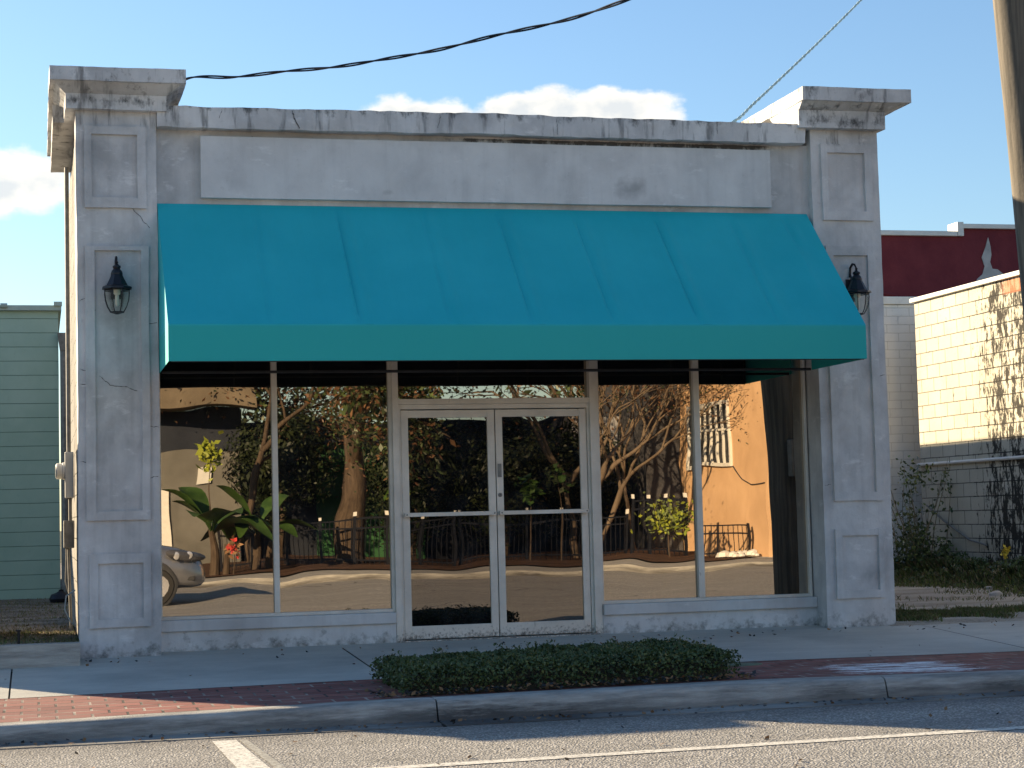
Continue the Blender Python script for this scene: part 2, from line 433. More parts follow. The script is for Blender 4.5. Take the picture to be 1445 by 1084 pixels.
# asphalt with pale exposed stone chips
m, k, b = mat('chip_seal_asphalt'); P = k.pos(); x, y, z = k.sep(P)
v1 = k.vor(P, 62, 'F1', 'Color'); vd = k.vor(P, 62, 'F1', 'Distance')
vs_ = k.sep(v1)[0]
st = k.ramp(vs_, [(0.0, (0.22, 0.215, 0.205)), (0.30, (0.42, 0.40, 0.37)), (0.62, (0.62, 0.595, 0.55)), (1.0, (0.85, 0.82, 0.76))])
edge = k.mr(vd, 0.20, 0.62)
col = k.mix(k.math('MULTIPLY', edge, 0.8), st, (0.17, 0.165, 0.15))
big = k.noise(k.vm('MULTIPLY', P, (0.5, 1.8, 1)), 1.0, 6, 0.6)
col = k.mix(k.mr(big, 0.36, 0.7, 0.0, 0.45), col, (0.15, 0.145, 0.135))
oil = k.mr(k.noise(k.vm('ADD', k.vm('MULTIPLY', P, (1.0, 1.4, 1)), (4, 6, 0)), 1.7, 6, .7), .60, .72, 0, .5); col = k.mix(oil, col, (0.10, 0.095, 0.085))
gut = k.mr(k.math('ADD', y, k.math('MULTIPLY', k.noise(P, 2.2, 5, .6), 0.7)), 12.35, 13.0)  # silt and oil in the gutter
gut = k.math('MULTIPLY', gut, k.mr(y, 13.4, 13.3, 0, 1))
col = k.mix(k.math('MULTIPLY', gut, 0.55), col, (0.085, 0.08, 0.075))
cr = k.vor(k.vm('ADD', P, k.vm('MULTIPLY', k.noise(P, 3, 4, .6, out=1), (0.3, 0.3, 0))), 0.75, 'DISTANCE_TO_EDGE')
crm = k.math('MULTIPLY', k.mr(cr, 0.004, 0.014, 1.0, 0.0), k.mr(k.noise(P, 0.35, 3, .5), 0.55, 0.62))
col = k.mix(crm, col, (0.03, 0.03, 0.03))
hh = k.math('ADD', k.mr(vd, 0.1, 0.7, 1.0, 0.0), k.math('MULTIPLY', vs_, 0.6))
fin(k, b, col, 0.85, k.bump(hh, 0.8, 0.008), spec=0.3)
M_asph = m

# red clay pavers
m, k, b = mat('red_pavers'); P = k.pos(); x, y, z = k.sep(P)
br = k.new('ShaderNodeTexBrick'); br.offset = 0.5
k.put(br.inputs['Vector'], k.comb(x, y, 0.0))
br.inputs['Scale'].default_value = 1.0; br.inputs['Mortar Size'].default_value = 0.010; br.inputs['Mortar Smooth'].default_value = 0.2
br.inputs['Brick Width'].default_value = 0.235; br.inputs['Row Height'].default_value = 0.182; br.inputs['Bias'].default_value = 0.0
br.inputs['Color1'].default_value = (0.20, 0.075, 0.068, 1); br.inputs['Color2'].default_value = (0.30, 0.12, 0.10, 1)
br.inputs['Mortar'].default_value = (0.0, 0.0, 0.0, 1)
mo = br.outputs['Fac']
mc = k.mix(k.mr(k.noise(k.vm('MULTIPLY', P, (3, 3, 1)), 1.4, 3, .5), 0.42, 0.6), (0.045, 0.038, 0.035), (0.38, 0.34, 0.29))
col = k.mix(mo, br.outputs['Color'], mc)
col = k.mix(k.mr(k.noise(P, 1.3, 6, 0.65), 0.40, 0.75, 0, 0.5), col, (0.23, 0.165, 0.14))
# spilled white paint
px = k.math('MULTIPLY', k.band(x, 5.85, 7.15, 0.30), k.band(y, 13.16, 14.05, 0.20))
pn = k.noise(k.vm('MULTIPLY', P, (1.3, 9, 1)), 2.2, 7, 0.72)
pm = k.mr(k.math('ADD', px, k.math('MULTIPLY', k.math('SUBTRACT', pn, 0.5), 4.2)), 0.85, 0.97)
pm = k.math('MULTIPLY', pm, k.mr(px, 0.25, 0.6))
col = k.mix(k.math('MULTIPLY', pm, 0.9), col, (0.86, 0.86, 0.86))
h = k.math('ADD', k.math('MULTIPLY', mo, -1.0), k.math('MULTIPLY', k.noise(P, 45, 4, .6), 0.4))
fin(k, b, col, 0.85, k.bump(h, 0.6, 0.005), spec=0.25)
M_paver = m

def road_paint(name, c, wear):
    m, k, b = mat(name); P = k.pos()
    w = k.mr(k.noise(P, 26, 7, 0.8), wear-0.05, wear+0.06)
    col = k.mix(w, (0.20, 0.19, 0.17), c)
    col = k.mix(k.mr(k.noise(P, 2.5, 5, .6), .4, .8, 0, .35), col, (.34, .32, .28))
    fin(k, b, col, 0.8, k.bump(k.noise(P, 80, 3, .6), 0.6, 0.004)); return m
M_line = road_paint('worn_road_paint', (0.70, 0.68, 0.61), 0.45)
M_line2 = road_paint('faded_road_paint', (0.42, 0.42, 0.37), 0.50)

# dirt lots
def dirt(name, a, c, g, gm=0.5):
    m, k, b = mat(name); P = k.pos()
    f = k.noise(k.vm('MULTIPLY', P, (0.6, 1.6, 1)), 1.2, 7, 0.65)
    col = k.ramp(f, [(0.33, a), (0.62, c)])
    gg = k.mr(k.noise(k.vm('ADD', P, (3, 4, 0)), 1.1, 6, 0.7), gm, gm+0.08)
    col = k.mix(k.math('MULTIPLY', gg, 0.8), col, g)
    sp = k.noise(P, 30, 5, 0.75)
    col = k.mix(k.mr(sp, 0.52, 0.66, 0, .6), col, tuple(q*0.35 for q in a))
    fin(k, b, col, 0.95, k.bump(k.math('ADD', sp, k.noise(P, 5, 5, .6)), 0.9, 0.03), spec=0.1); return m
M_dirt = dirt('sandy_dirt', (0.28, 0.255, 0.215), (0.56, 0.52, 0.45), (0.10, 0.115, 0.05), 0.62)
M_dirtL = dirt('leaf_litter_dirt', (0.13, 0.11, 0.09), (0.34, 0.30, 0.25), (0.08, 0.08, 0.045), 0.56)
M_mulch = dirt('brown_mulch', (0.05, 0.032, 0.022), (0.13, 0.075, 0.05), (0.04, 0.04, 0.02), 0.6)
M_earth = dirt('earth', (0.10, 0.09, 0.07), (0.22, 0.2, 0.15), (0.06, 0.07, 0.03), 0.45)

def leafm(name, a, c, rough=0.5):
    m, k, b = mat(name); P = k.pos()
    rnd = k.new('ShaderNodeNewGeometry').outputs['Random Per Island']
    col = k.mix(k.mr(k.noise(P, 4, 3, .5), .35, .65), a, c)
    col = k.mix(k.math('MULTIPLY', rnd, 0.5), col, tuple(q*0.55 for q in a))
    fin(k, b, col, rough, spec=0.3)
    return m
M_hedge = leafm('hedge_leaf', (0.050, 0.075, 0.026), (0.10, 0.135, 0.045), 0.4)
M_hedge2 = leafm('hedge_leaf_young', (0.08, 0.12, 0.03), (0.13, 0.16, 0.05), 0.45)
M_brown = leafm('dead_leaf', (0.22, 0.12, 0.055), (0.34, 0.20, 0.10), 0.8)
M_leaf = leafm('tree_leaf', (0.014, 0.022, 0.008), (0.040, 0.052, 0.017))
M_dkleaf = leafm('dark_evergreen_leaf', (0.008, 0.014, 0.006), (0.020, 0.030, 0.012))
M_leafr = leafm('autumn_leaf', (0.09, 0.042, 0.022), (0.17, 0.09, 0.04))
M_leafy = leafm('yellow_leaf', (0.20, 0.25, 0.025), (0.36, 0.38, 0.04))
M_grass = leafm('grass_blade', (0.12, 0.165, 0.045), (0.21, 0.25, 0.08), 0.7)
M_straw = leafm('dry_grass', (0.22, 0.18, 0.10), (0.34, 0.28, 0.17), 0.8)
M_banana = leafm('banana_leaf', (0.035, 0.075, 0.016), (0.065, 0.125, 0.026), 0.4)
M_red = simple('red_flower', (0.55, 0.06, 0.05), 0.6)
M_flower = simple('yellow_flower', (0.80, 0.60, 0.05), 0.6)

def bark(name, a, c, sc=6):
    m, k, b = mat(name); P = k.pos()
    f = k.noise(k.vm('MULTIPLY', P, (sc, sc, sc*0.25)), 1.5, 6, 0.7)
    fin(k, b, k.ramp(f, [(0.3, a), (0.7, c)]), 0.9, k.bump(f, 0.9, 0.04), spec=0.15); return m
M_bark = bark('oak_bark', (0.035, 0.025, 0.018), (0.11, 0.08, 0.055))
M_bark2 = bark('smooth_tan_bark', (0.085, 0.062, 0.043), (0.20, 0.152, 0.105), 3)
M_wood = bark('creosoted_wood', (0.022, 0.018, 0.016), (0.055, 0.045, 0.04), 8)

# painted / plain block walls: courses along a horizontal axis u
def blockwall(name, axis, a, c, mort, bw=0.41, bh=0.205, z0=0.0, stain=None, mos=0.006, bump=0.010, mfac=1.0, band=None):
    m, k, b = mat(name); P = k.pos(); x, y, z = k.sep(P)
    u = k.math('ADD', x, 17.0 if bw > 50 else 0.0) if axis == 'x' else y
    br = k.new('ShaderNodeTexBrick'); br.offset = 0.5
    nz_ = k.math('MULTIPLY', k.math('SUBTRACT', k.noise(P, 3, 4, .6), .5), 0.010)
    k.put(br.inputs['Vector'], k.comb(u, k.math('ADD', k.math('SUBTRACT', z, z0), nz_), 0.0))
    br.inputs['Scale'].default_value = 1.0; br.inputs['Mortar Size'].default_value = mos; br.inputs['Mortar Smooth'].default_value = 0.3
    br.inputs['Brick Width'].default_value = bw; br.inputs['Row Height'].default_value = bh
    f = k.noise(P, 0.9, 6, 0.6)
    col = k.ramp(f, [(0.32, a), (0.66, c)])
    col = k.mix(k.mr(k.noise(P, 14, 5, .7), .58, .75, 0, .3), col, tuple(q*.6 for q in a))
    col = k.mix(k.math('MULTIPLY', br.outputs['Fac'], mfac), col, mort)
    hgt = k.math('MULTIPLY', br.outputs['Fac'], -1.0)
    if stain: col = stain(k, col, P, x, y, z, br)
    h = k.math('ADD', hgt, k.math('MULTIPLY', k.noise(P, 25, 4, .6), 0.35))
    fin(k, b, col, 0.9, k.bump(h, 0.7, bump), spec=0.2)
    return m

def mildew(k, col, P, x, y, z, br):
    # black mildew running down the middle of the wall, heavier low down
    q = k.comb(0.0, k.math('MULTIPLY', y, 2.4), k.math('MULTIPLY', z, 2.0))
    n = k.noise(q, 1.9, 7, 0.72); n2 = k.noise(k.vm('MULTIPLY', P, (1, 13, 4.2)), 1.0, 7, .75)
    m1 = k.math('MULTIPLY', k.mr(y, 25.6, 24.8), 1.0)
    m2 = k.band(y, 23.2, 24.9, 0.55)
    lvl = k.math('ADD', k.math('MULTIPLY', m1, 0.22), k.math('MULTIPLY', m2, 0.32))
    low = k.mr(z, 2.0, 0.4, 0.0, 0.10)
    t = k.math('ADD', k.math('ADD', lvl, k.math('MULTIPLY', low, m1)), k.math('ADD', k.math('MULTIPLY', k.math('SUBTRACT', n, .5), 1.3), k.math('MULTIPLY', k.math('SUBTRACT', n2, .5), 2.6)))
    s = k.mr(t, 0.46, 0.60)
    col = k.mix(k.math('MULTIPLY', s, 0.96), col, (0.022, 0.020, 0.016))
    mo = k.math('MULTIPLY', br.outputs['Fac'], k.mr(t, 0.14, 0.3))
    col = k.mix(k.math('MULTIPLY', mo, 0.9), col, (0.04, 0.037, 0.03))
    # bare red brick showing along the parapet
    rb = k.math('MULTIPLY', k.band(z, 4.12, 4.31, 0.015), k.band(y, 22.1, 24.2, 0.12))
    col = k.mix(k.math('MULTIPLY', rb, 0.75), col, (0.50, 0.20, 0.10))
    return col
M_yellow = blockwall('mildewed_block', 'y', (0.49, 0.455, 0.35), (0.62, 0.58, 0.46), (0.12, 0.11, 0.09), z0=0.03, stain=mildew, bump=.03, mfac=.75, mos=.009)
M_cream = blockwall('white_brick_paint', 'x', (0.70, 0.69, 0.65), (0.82, 0.81, 0.77), (0.50, 0.485, 0.45), bw=0.40, bh=0.135, bump=.008, mfac=.6)
def gfoot(k, col, P, x, y, z, br):  # green wall turns darker in noisy patches towards its foot
    return k.mix(k.math('MULTIPLY', k.mr(k.math('ADD', k.mr(z, 0, .5, 1, 0), k.math('MULTIPLY', k.math('SUBTRACT', k.noise(P, 5, 5, .7), .5), 1.6)), .8, 1.3), .6), col, (.03, .045, .035))
M_green = blockwall('green_block', 'x', (0.31, 0.44, 0.355), (0.40, 0.53, 0.44), (0.09, 0.16, 0.125), bw=60, bh=0.209, z0=0.04, bump=.006, mos=.005, stain=gfoot, mfac=.85)
M_side = blockwall('side_wall_block', 'y', (0.21, 0.20, 0.18), (0.33, 0.315, 0.285), (0.09, 0.085, 0.07), bw=0.41, bh=0.205, bump=.03)
m, k, b = mat('oxblood_render'); P = k.pos(); x, y, z = k.sep(P)
col = k.mix(k.mr(k.noise(P, 1.6, 6, .65), .35, .7), (0.125, 0.022, 0.030), (0.185, 0.038, 0.045))
col = k.mix(k.mr(k.noise(k.vm('MULTIPLY', P, (6, 1, .6)), 1, 5, .65), .55, .8, 0, .45), col, (0.085, .02, .028))
col = k.mix(k.mr(k.noise(P, 26, 4, .7), .68, .74, 0, .4), col, (0.4, .3, .28))
fin(k, b, col, 0.85, k.bump(k.noise(P, 12, 5, .6), .5, .01), spec=.2)
M_redw = m
M_peel = simple('bare_cement_patch', (0.40, 0.385, 0.37), 0.9, var=.2, scale=5)
M_trim = simple('pale_metal_trim', (0.62, 0.62, 0.58), 0.5, var=.08)
M_gtrim = simple('pale_green_trim', (0.40, 0.47, 0.41), 0.6, var=.1)
M_roof = simple('tar_roof', (0.06, 0.06, 0.06), 0.9)
m, k, b = mat('weathered_timber'); P = k.pos()
col = k.mix(k.mr(k.noise(k.vm('MULTIPLY', P, (22, 22, 1)), 1, 6, .6), .35, .7), (0.075, 0.066, 0.053), (0.20, 0.17, 0.13))
fin(k, b, col, 0.9, k.bump(k.noise(P, 30, 4, .6), .5, .006)); M_pole = m
M_rusty = simple('weathered_grey_metal', (0.22, 0.215, 0.20), 0.7, .2, var=.3, scale=14)
M_meter = simple('meter_grey', (0.55, 0.55, 0.52), 0.4, var=.08)

# ------------------------------------------------------------------ ground
def lerp(t, pts):
    if t <= pts[0][0]: return pts[0][1]
    for (a, b_), (c, d) in zip(pts[:-1], pts[1:]):
        if t <= c: return b_+(d-b_)*(t-a)/(c-a)
    return pts[-1][1]
def zk(x): return lerp(x, [(-30, -.16), (-.25, -.155), (2.1, -.123), (5.0, -.106), (7.1, -.13), (8.5, -.14), (40, -.14)])
def zb(x): return lerp(x, [(-30, -.125), (-.27, -.12), (2.4, -.1), (5.9, -.095), (8.0, -.113), (40, -.12)])
def zs(x, y):
    if y < 14.5: return zk(x)+(zb(x)-zk(x))*(y-13.05)/1.45
    return zb(x)+(.018-zb(x))*min(1, (y-14.5)/2.6)
def xs(a, b_, st=0.5):
    n = max(1, int(round((b_-a)/st))); return [a+(b_-a)*i/n for i in range(n+1)]
def sheet(mb, x0, x1, y0, y1, zf, sx_=0.5, sy_=0.4, mi=0):
    X = xs(x0, x1, sx_); Y = xs(y0, y1, sy_); vs = [(a, c, zf(a, c)) for c in Y for a in X]; n = len(X)
    fs = [(j*n+i, j*n+i+1, (j+1)*n+i+1, (j+1)*n+i) for j in range(len(Y)-1) for i in range(n-1)]
    return mb.add(vs, fs, mi)

tag(MB().box(-900, 900, -900, 1100, -1.2, -0.45).build('ground', M_earth), kind='structure')
ROADZ = -0.272
mb = MB(); sheet(mb, -120, 120, -9.0, 12.93, lambda x, y: ROADZ, 4, 2)
tag(mb.build('road', M_asph), kind='structure')

# sidewalk slabs with open joints between them
mb = MB()
jo = [-60, -20, -6.2, -3.1, -0.215, 2.62, 5.42, 8.2, 11.2, 14.2, 17.2, 30, 60]
for a, c in zip(jo[:-1], jo[1:]): sheet(mb, a+.007, c-.007, 14.515, 16.265 if c < 0 else 16.735, lambda x, y: zs(x, y), .4, .3)
sheet(mb, .30, 8.02, 16.737, 17.4, lambda x, y: zs(x, y)-.001, .4, .3)
tag(mb.build('sidewalk', M_walk), kind='structure')
mb = MB(); sheet(mb, -60, 60, 12.95, 16.7, lambda x, y: zs(x, y)-.025, 1, .5)
tag(mb.build('sidewalk_joints', M_dark), kind='structure')
mb = MB(); sheet(mb, -60, 60, 13.045, 14.508, lambda x, y: zs(x, y)-.002, .5, .4)
tag(mb.build('paver_strip', M_paver), kind='structure')

# curb with a rounded nose
mb = MB()
cj = [-60, -30, -12, -6.5, -3.4, -0.6, 2.66, 6.02, 9.1, 12.2, 30, 60]
for a, c in zip(cj[:-1], cj[1:]):
    X = xs(a+.006, c-.006, .3); rows = []
    for xx in X:
        z = zk(xx)+.003 + mnoise.noise(Vector((xx*2, 5, 1)))*.003
        wy = mnoise.noise(Vector((xx*1.5, 1, 7)))*.004
        prof = [(13.05, z-.12), (13.05, z), (12.90, z+.001), (12.865, z-.006), (12.845, z-.022), (12.833, z-.05), (12.80, ROADZ+.012), (12.55, ROADZ+.006), (12.55, ROADZ-.1)]
        rows.append([(xx, yy+wy, zz) for yy, zz in prof])
    n = len(rows[0]); vs = [p for r in rows for p in r]
    fs = [(i*n+j, i*n+j+1, (i+1)*n+j+1, (i+1)*n+j) for i in range(len(rows)-1) for j in range(n-1)]
    fs += [tuple(range(n)), tuple((len(rows)-1)*n+j for j in range(n))]
    mb.add(vs, fs)
tag(mb.build('curb', M_curb, smooth=True, sharp=40), kind='structure')

# road paint
mb = MB()
def pline(y0, y1): sheet(mb, -25, 25, y0, y1, lambda x, y: ROADZ+.004, .5, .1)
vs = []; X = xs(-25, 25, .5)
mb = MB()
for i in range(len(X)-1):
    a, c = X[i], X[i+1]; f = lambda q: 10.52+.048*(q-1.9)
    mb.add([(a, f(a), ROADZ+.004), (c, f(c), ROADZ+.004), (c, f(c)+.13, ROADZ+.004), (a, f(a)+.13, ROADZ+.004)], [(0, 1, 2, 3)])
mb.add([(1.10, 10.60, ROADZ+.0045), (1.285, 10.60, ROADZ+.0045), (1.235, 12.38, ROADZ+.0045), (1.08, 12.38, ROADZ+.0045)], [(0, 1, 2, 3)])
tag(mb.build('road_marking', M_line), kind='structure')
mb = MB()
mb.add([(1.315, 10.60, ROADZ+.004), (1.375, 10.60, ROADZ+.004), (1.305, 12.38, ROADZ+.004), (1.255, 12.38, ROADZ+.004)], [(0, 1, 2, 3)])
tag(mb.build('road_marking', M_line2), kind='structure')

# lots on both sides and behind
def zr(x, y):
    b_ = lerp(y, [(16.5, -.03), (16.75, .015), (17.5, .02), (21, .03), (28, .07), (60, .1)])
    return b_ + .10*max(0, min(1, (x-12.0)/1.4)) + mnoise.noise(Vector((x*.8, y*.8, 0)))*.012
mb = MB(); sheet(mb, 7.9, 60, 16.5, 60, zr, .35, .35)
tag(mb.build('dirt_lot', M_dirt, smooth=True), kind='structure')
def zl(x, y): return .135 + mnoise.noise(Vector((x*1.5, y*1.2, 3)))*.02 - .002*(y-17)
mb = MB(); sheet(mb, -30, .335, 16.42, 60, zl, .25, .25); sheet(mb, .335, 2.0, 21.4, 60, zl, .25, .25)
tag(mb.build('dirt_lot', M_dirtL, smooth=True), kind='structure')

# low concrete edging wall on the left
mb = rough_boxes(MB(), [(-6.2, 0.337, 16.27, 16.45, -.12, .165)], .08, .004)
o = mb.build('edging_wall', M_curb, smooth=True); tag(o, 'low stained concrete edging wall holding back the dirt beside the left pilaster', 'low wall')
# small black stake
t = MB(); t.tube([(-.165, 16.62, .10), (-.163, 16.62, .27)], .012, 6); t.box(-.185, -.145, 16.60, 16.64, .262, .275)
tag(t.build('stake', M_black), 'short black stake standing in the dirt just behind the low concrete edging', 'stake')

# utility cover beside the hedge
mb = MB(); mb.lathe((5.42, 14.30, zs(5.4, 14.3)+.0), [(.0, .006), (.20, .006), (.215, .002), (.215, -.02)], 24, sx=1.0, sy=.62)
M_cover = simple('green_cover', (0.12, 0.17, 0.12), .7, var=.25)
tag(mb.build('utility_cover', M_cover, smooth=True), 'greenish round utility cover set in the red pavers at the right end of the hedge', 'utility cover')

# ------------------------------------------------------------------ the shop building
B = thing('shop_building', 'single storey grey stucco shop building with two pilasters, parapet coping and a glass storefront', 'building', (4.15, 16.745, 0))
Y0 = 16.745; YW = 16.835; YG = 17.08
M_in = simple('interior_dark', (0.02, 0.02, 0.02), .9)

# walls: frieze, lintel area behind the awning, knee walls, sides, rear
mb = rough_boxes(MB(), [(1.03, 7.285, YW, 17.25, 2.95, 4.66)], .07, .005)
crack(mb, [(1.9, 4.62), (1.95, 4.55)], YW-.0035, .003)
mb.build('wall', [M_stucco, M_crack], B, smooth=True)
for a, c in ((1.03, 3.165), (5.13, 7.285)): rough_boxes(MB(), [(a, c, 17.0, 17.3, -.1, .19)], .07, .006).build('knee_wall', M_knee, B, smooth=True)
mb = MB()
for a, c in ((1.04, 3.16), (5.135, 7.28)): MB().box(a, c, 16.965, 17.12, .187, .288).build('sill', M_sill, B, bevel=.008)
# side and rear walls (painted block)
mb = rough_boxes(MB(), [(.355, .58, 17.2, 21.5, -.1, 4.78)], .12, .012)
mb.build('side_wall', M_side, B, smooth=True)
mb = rough_boxes(MB(), [(7.74, 7.985, 17.2, 35.0, -.1, 4.84), (1.75, 2.0, 21.5, 35, -.1, 4.84), (.58, 2.0, 21.25, 21.5, -.1, 4.78), (2.0, 7.74, 34.75, 35, -.1, 4.84)], .35, .01)
mb.build('rear_wall', M_side, B, smooth=True)
mb = MB(); mb.box(.58, 7.74, 17.25, 21.25, 4.3, 4.4); mb.box(2.0, 7.74, 21.25, 34.75, 4.3, 4.4)
mb.build('roof', M_roof, B)
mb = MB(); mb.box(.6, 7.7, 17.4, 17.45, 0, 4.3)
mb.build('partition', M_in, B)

# coping
mb = rough_boxes(MB(), [(1.045, 7.21, 16.69, 17.30, 4.655, 4.845)], .05, .011, .8)
crack(mb, [(2.25, 4.83), (2.27, 4.74), (2.31, 4.665)], 16.683, .005)
for xq, zq in ((1.62, 4.74), (3.62, 4.70), (4.72, 4.67), (6.3, 4.72)): crack(mb, [(xq, 4.83), (xq+random.uniform(-.04, .04), zq)], 16.683, .0016)
mb.build('coping', [M_stucco, M_crack], B, smooth=True)
# fascia panel
mb = rough_boxes(MB(), [(1.432, 6.866, 16.765, 16.86, 4.036, 4.592)], .06, .004)
mb.build('fascia_panel', [M_fascia, M_crack], B, smooth=True)

def pilaster(x0, x1, panels, cracks, inner, yb=17.22):
    mb = rough_boxes(MB(), [(x0, x1, Y0, yb, -.06, 4.80)], .05, .007, .4)
    for c in cracks: crack(mb, c, Y0-.003, .0022)
    p = mb.build('pilaster', [M_stucco, M_crack], B, smooth=True, sharp=50)
    for (a, c, z0, z1), (ai, ci, zi0, zi1) in panels:
        q = rough_boxes(MB(), [(a, ai, Y0-.028, Y0+.02, z0, z1), (ci, c, Y0-.028, Y0+.02, z0, z1), (ai-.001, ci+.001, Y0-.0265, Y0+.02, zi1, z1-.002), (ai-.001, ci+.001, Y0-.0265, Y0+.02, z0+.002, zi0)], .04, .006, .5)
        q.build('panel_frame', M_stucco, p, smooth=True, sharp=50)
    return p
PL = pilaster(.345, 1.04, [((.418, .948, 3.92, 4.649), (.481, .873, 4.014, 4.576)), ((.412, .959, 1.184, 3.586), (.494, .89, 1.266, 3.546)), ((.431, .954, .255, .894), (.502, .889, .331, .809))],
    [[(.36, 3.1), (.42, 3.13), (.43, 3.03), (.5, 3.02)], [(.9, 2.92), (.97, 2.9), (1.03, 2.91)], [(.53, 2.44), (.62, 2.36), (.75, 2.35), (.85, 2.31)], [(.36, 2.5), (.44, 2.49)], [(.36, 1.7), (.41, 1.69)], [(.95, 1.55), (1.03, 1.56)], [(.93, 2.0), (1.03, 1.99)], [(.80, 3.97), (.86, 3.88), (.97, 3.75)], [(.36, 2.37), (.46, 2.36)]], None)
PR = pilaster(7.28, 7.985, [((7.376, 7.906, 3.914, 4.662), (7.443, 7.829, 4.004, 4.576)), ((7.385, 7.899, 1.199, 3.665), (7.465, 7.824, 1.283, 3.576)), ((7.38, 7.874, .269, .929), (7.451, 7.826, .345, .867))],
    [[(7.3, 1.35), (7.36, 1.36)], [(7.9, 2.4), (7.97, 2.41)]], None)
# caps
mb = rough_boxes(MB(), [(.255, 1.125, 16.66, 17.36, 4.785, 4.925), (.155, .42, 17.36, 19.8, 4.80, 4.96)], .06, .008)
mb.build('cap_neck', M_stucco, PL, smooth=True)
mb = rough_boxes(MB(), [(.12, 1.288, 16.5, 17.45, 5.0, 5.122), (.12, .52, 17.45, 20.0, 5.0, 5.115)], .06, .008)
mb.build('cap_slab', M_stucco, PL, smooth=True)
def cove(mb, x0, x1, y0, y1, X0, X1, Yb0, Yb1, z0, z1):
    mb.add([(x0, y0, z0), (x1, y0, z0), (x1, y1, z0), (x0, y1, z0), (X0, Yb0, z1), (X1, Yb0, z1), (X1, Yb1, z1), (X0, Yb1, z1)],
           [(0, 1, 2, 3), (4, 5, 6, 7), (0, 1, 5, 4), (1, 2, 6, 5), (2, 3, 7, 6), (3, 0, 4, 7)])
    return mb
mb = cove(MB(), .26, 1.12, 16.665, 17.36, .145, 1.262, 16.53, 17.43, 4.915, 5.006); cove(mb, .2, .45, 17.44, 19.85, .15, .5, 17.44, 19.95, 4.93, 5.004)
mb.build('cap_moulding', M_stucco, PL, smooth=True)
mb = rough_boxes(MB(), [(7.126, 8.03, 16.64, 17.30, 4.80, 4.975)], .06, .008)
mb.build('cap_neck', M_stucco, PR, smooth=True)
mb = cove(MB(), 7.13, 8.025, 16.645, 17.30, 7.122, 8.215, 16.53, 17.38, 4.965, 5.041)
mb.build('cap_moulding', M_stucco, PR, smooth=True)
mb = rough_boxes(MB(), [(7.115, 8.245, 16.5, 17.4, 5.035, 5.165), (7.115, 7.5, 17.4, 19.4, 5.04, 5.16)], .06, .008)
mb.build('cap_slab', M_stucco, PR, smooth=True)
mb = rough_boxes(MB(), [(7.2, 7.42, 18.3, 19.3, 4.7, 5.04)], .1, .01)
mb.build('parapet_stub', M_side, B, smooth=True)

# storefront glazing
def pane(x0, x1, z0, z1, parent, seed, y=YG, refl=(0.40, 0.355, 0.30)):
    mb = MB(); mb.box(x0-.008, x1+.008, y, y+.006, z0-.008, z1+.008)
    return mb.build('pane', glass_mat('plate_glass_%d' % seed, seed, refl), parent)
def window(xa, xm0, xm1, xb, seed):
    mb = MB()
    mb.box(xa, xa+.028, 17.035, 17.115, .288, 2.95); mb.box(xb-.028, xb, 17.035, 17.115, .288, 2.95)
    mb.box(xa+.028, xb-.028, 17.037, 17.113, .2885, .318); mb.box(xa+.028, xb-.028, 17.037, 17.113, 2.90, 2.948)
    w = mb.build('window', M_alu, B, bevel=.003)
    mm = MB().box(xm0, xm1, 17.03, 17.118, .3185, 2.9).build('mullion', M_alu, w, bevel=.003)
    pane(xa+.028, xm0, .318, 2.9, w, seed); pane(xm1, xb-.028, .318, 2.9, w, seed+1)
    return w
window(1.04, 2.063, 2.112, 3.165, 1)
window(5.128, 6.102, 6.163, 7.262, 3)
# door frame: jambs, head, transom
mb = MB()
mb.box(3.165, 3.222, 17.0, 17.12, .0, 2.95); mb.box(5.055, 5.1275, 17.0, 17.12, .0, 2.95)
mb.box(3.222, 3.246, 17.03, 17.12, .0, 2.1825); mb.box(5.032, 5.055, 17.03, 17.12, .0, 2.1825)
mb.box(3.222, 5.055, 17.01, 17.12, 2.1835, 2.235); mb.box(3.246, 5.032, 17.035, 17.11, 2.14, 2.1825)
mb.box(3.222, 5.055, 17.01, 17.12, 2.90, 2.95)
df_ = mb.build('door_frame', M_alu, B, bevel=.003)
pane(3.222, 5.055, 2.235, 2.90, df_, 5)
MB().box(3.165, 5.1275, 16.98, 17.2, -.02, .022).build('threshold', M_alu, df_, bevel=.004)
def door(x0, x1, gx0, gx1, seed, lock):
    mb = MB(); y0, y1 = 17.045, 17.09
    mb.box(x0, gx0, y0, y1, .03, 2.132); mb.box(gx1, x1, y0, y1, .03, 2.132)
    mb.box(gx0, gx1, y0+.001, y1-.001, .03, .150); mb.box(gx0, gx1, y0+.001, y1-.001, 2.062, 2.131)
    d = mb.build('door', M_alu, B, bevel=.003)
    pane(gx0, gx1, .150, 2.062, d, seed, 17.065, (0.22, 0.195, 0.17))
    pb = MB(); pb.box(x0+.012, x1-.012, 16.985, 17.005, 1.150, 1.186)
    for q in (x0+.03, x1-.03): pb.box(q-.014, q+.014, 17.005, 17.046, 1.152, 1.184); pb.lathe((q, 16.985, 1.168), [(.007, 0), (.007, -.003)], 8, axis='y', mi=1)
    pb.build('push_bar', [M_alu, M_dark], d, bevel=.002)
    if lock:
        MB().box(x0+.012, x0+.048, 17.038, 17.046, 1.50, 1.625).build('pull_plate', M_rusty, d)
        l = MB(); l.lathe((x0+.03, 17.046, 1.335), [(.019, 0), (.019, -.01), (.014, -.014)], 16, axis='y'); l.lathe((x0+.03, 17.033, 1.335), [(.006, 0), (.006, -.002)], 10, axis='y', mi=1)
        l.build('lock', [M_rusty, M_dark], d)
    return d
door(3.250, 4.137, 3.318, 4.068, 6, False)
door(4.146, 5.028, 4.212, 4.962, 7, True)

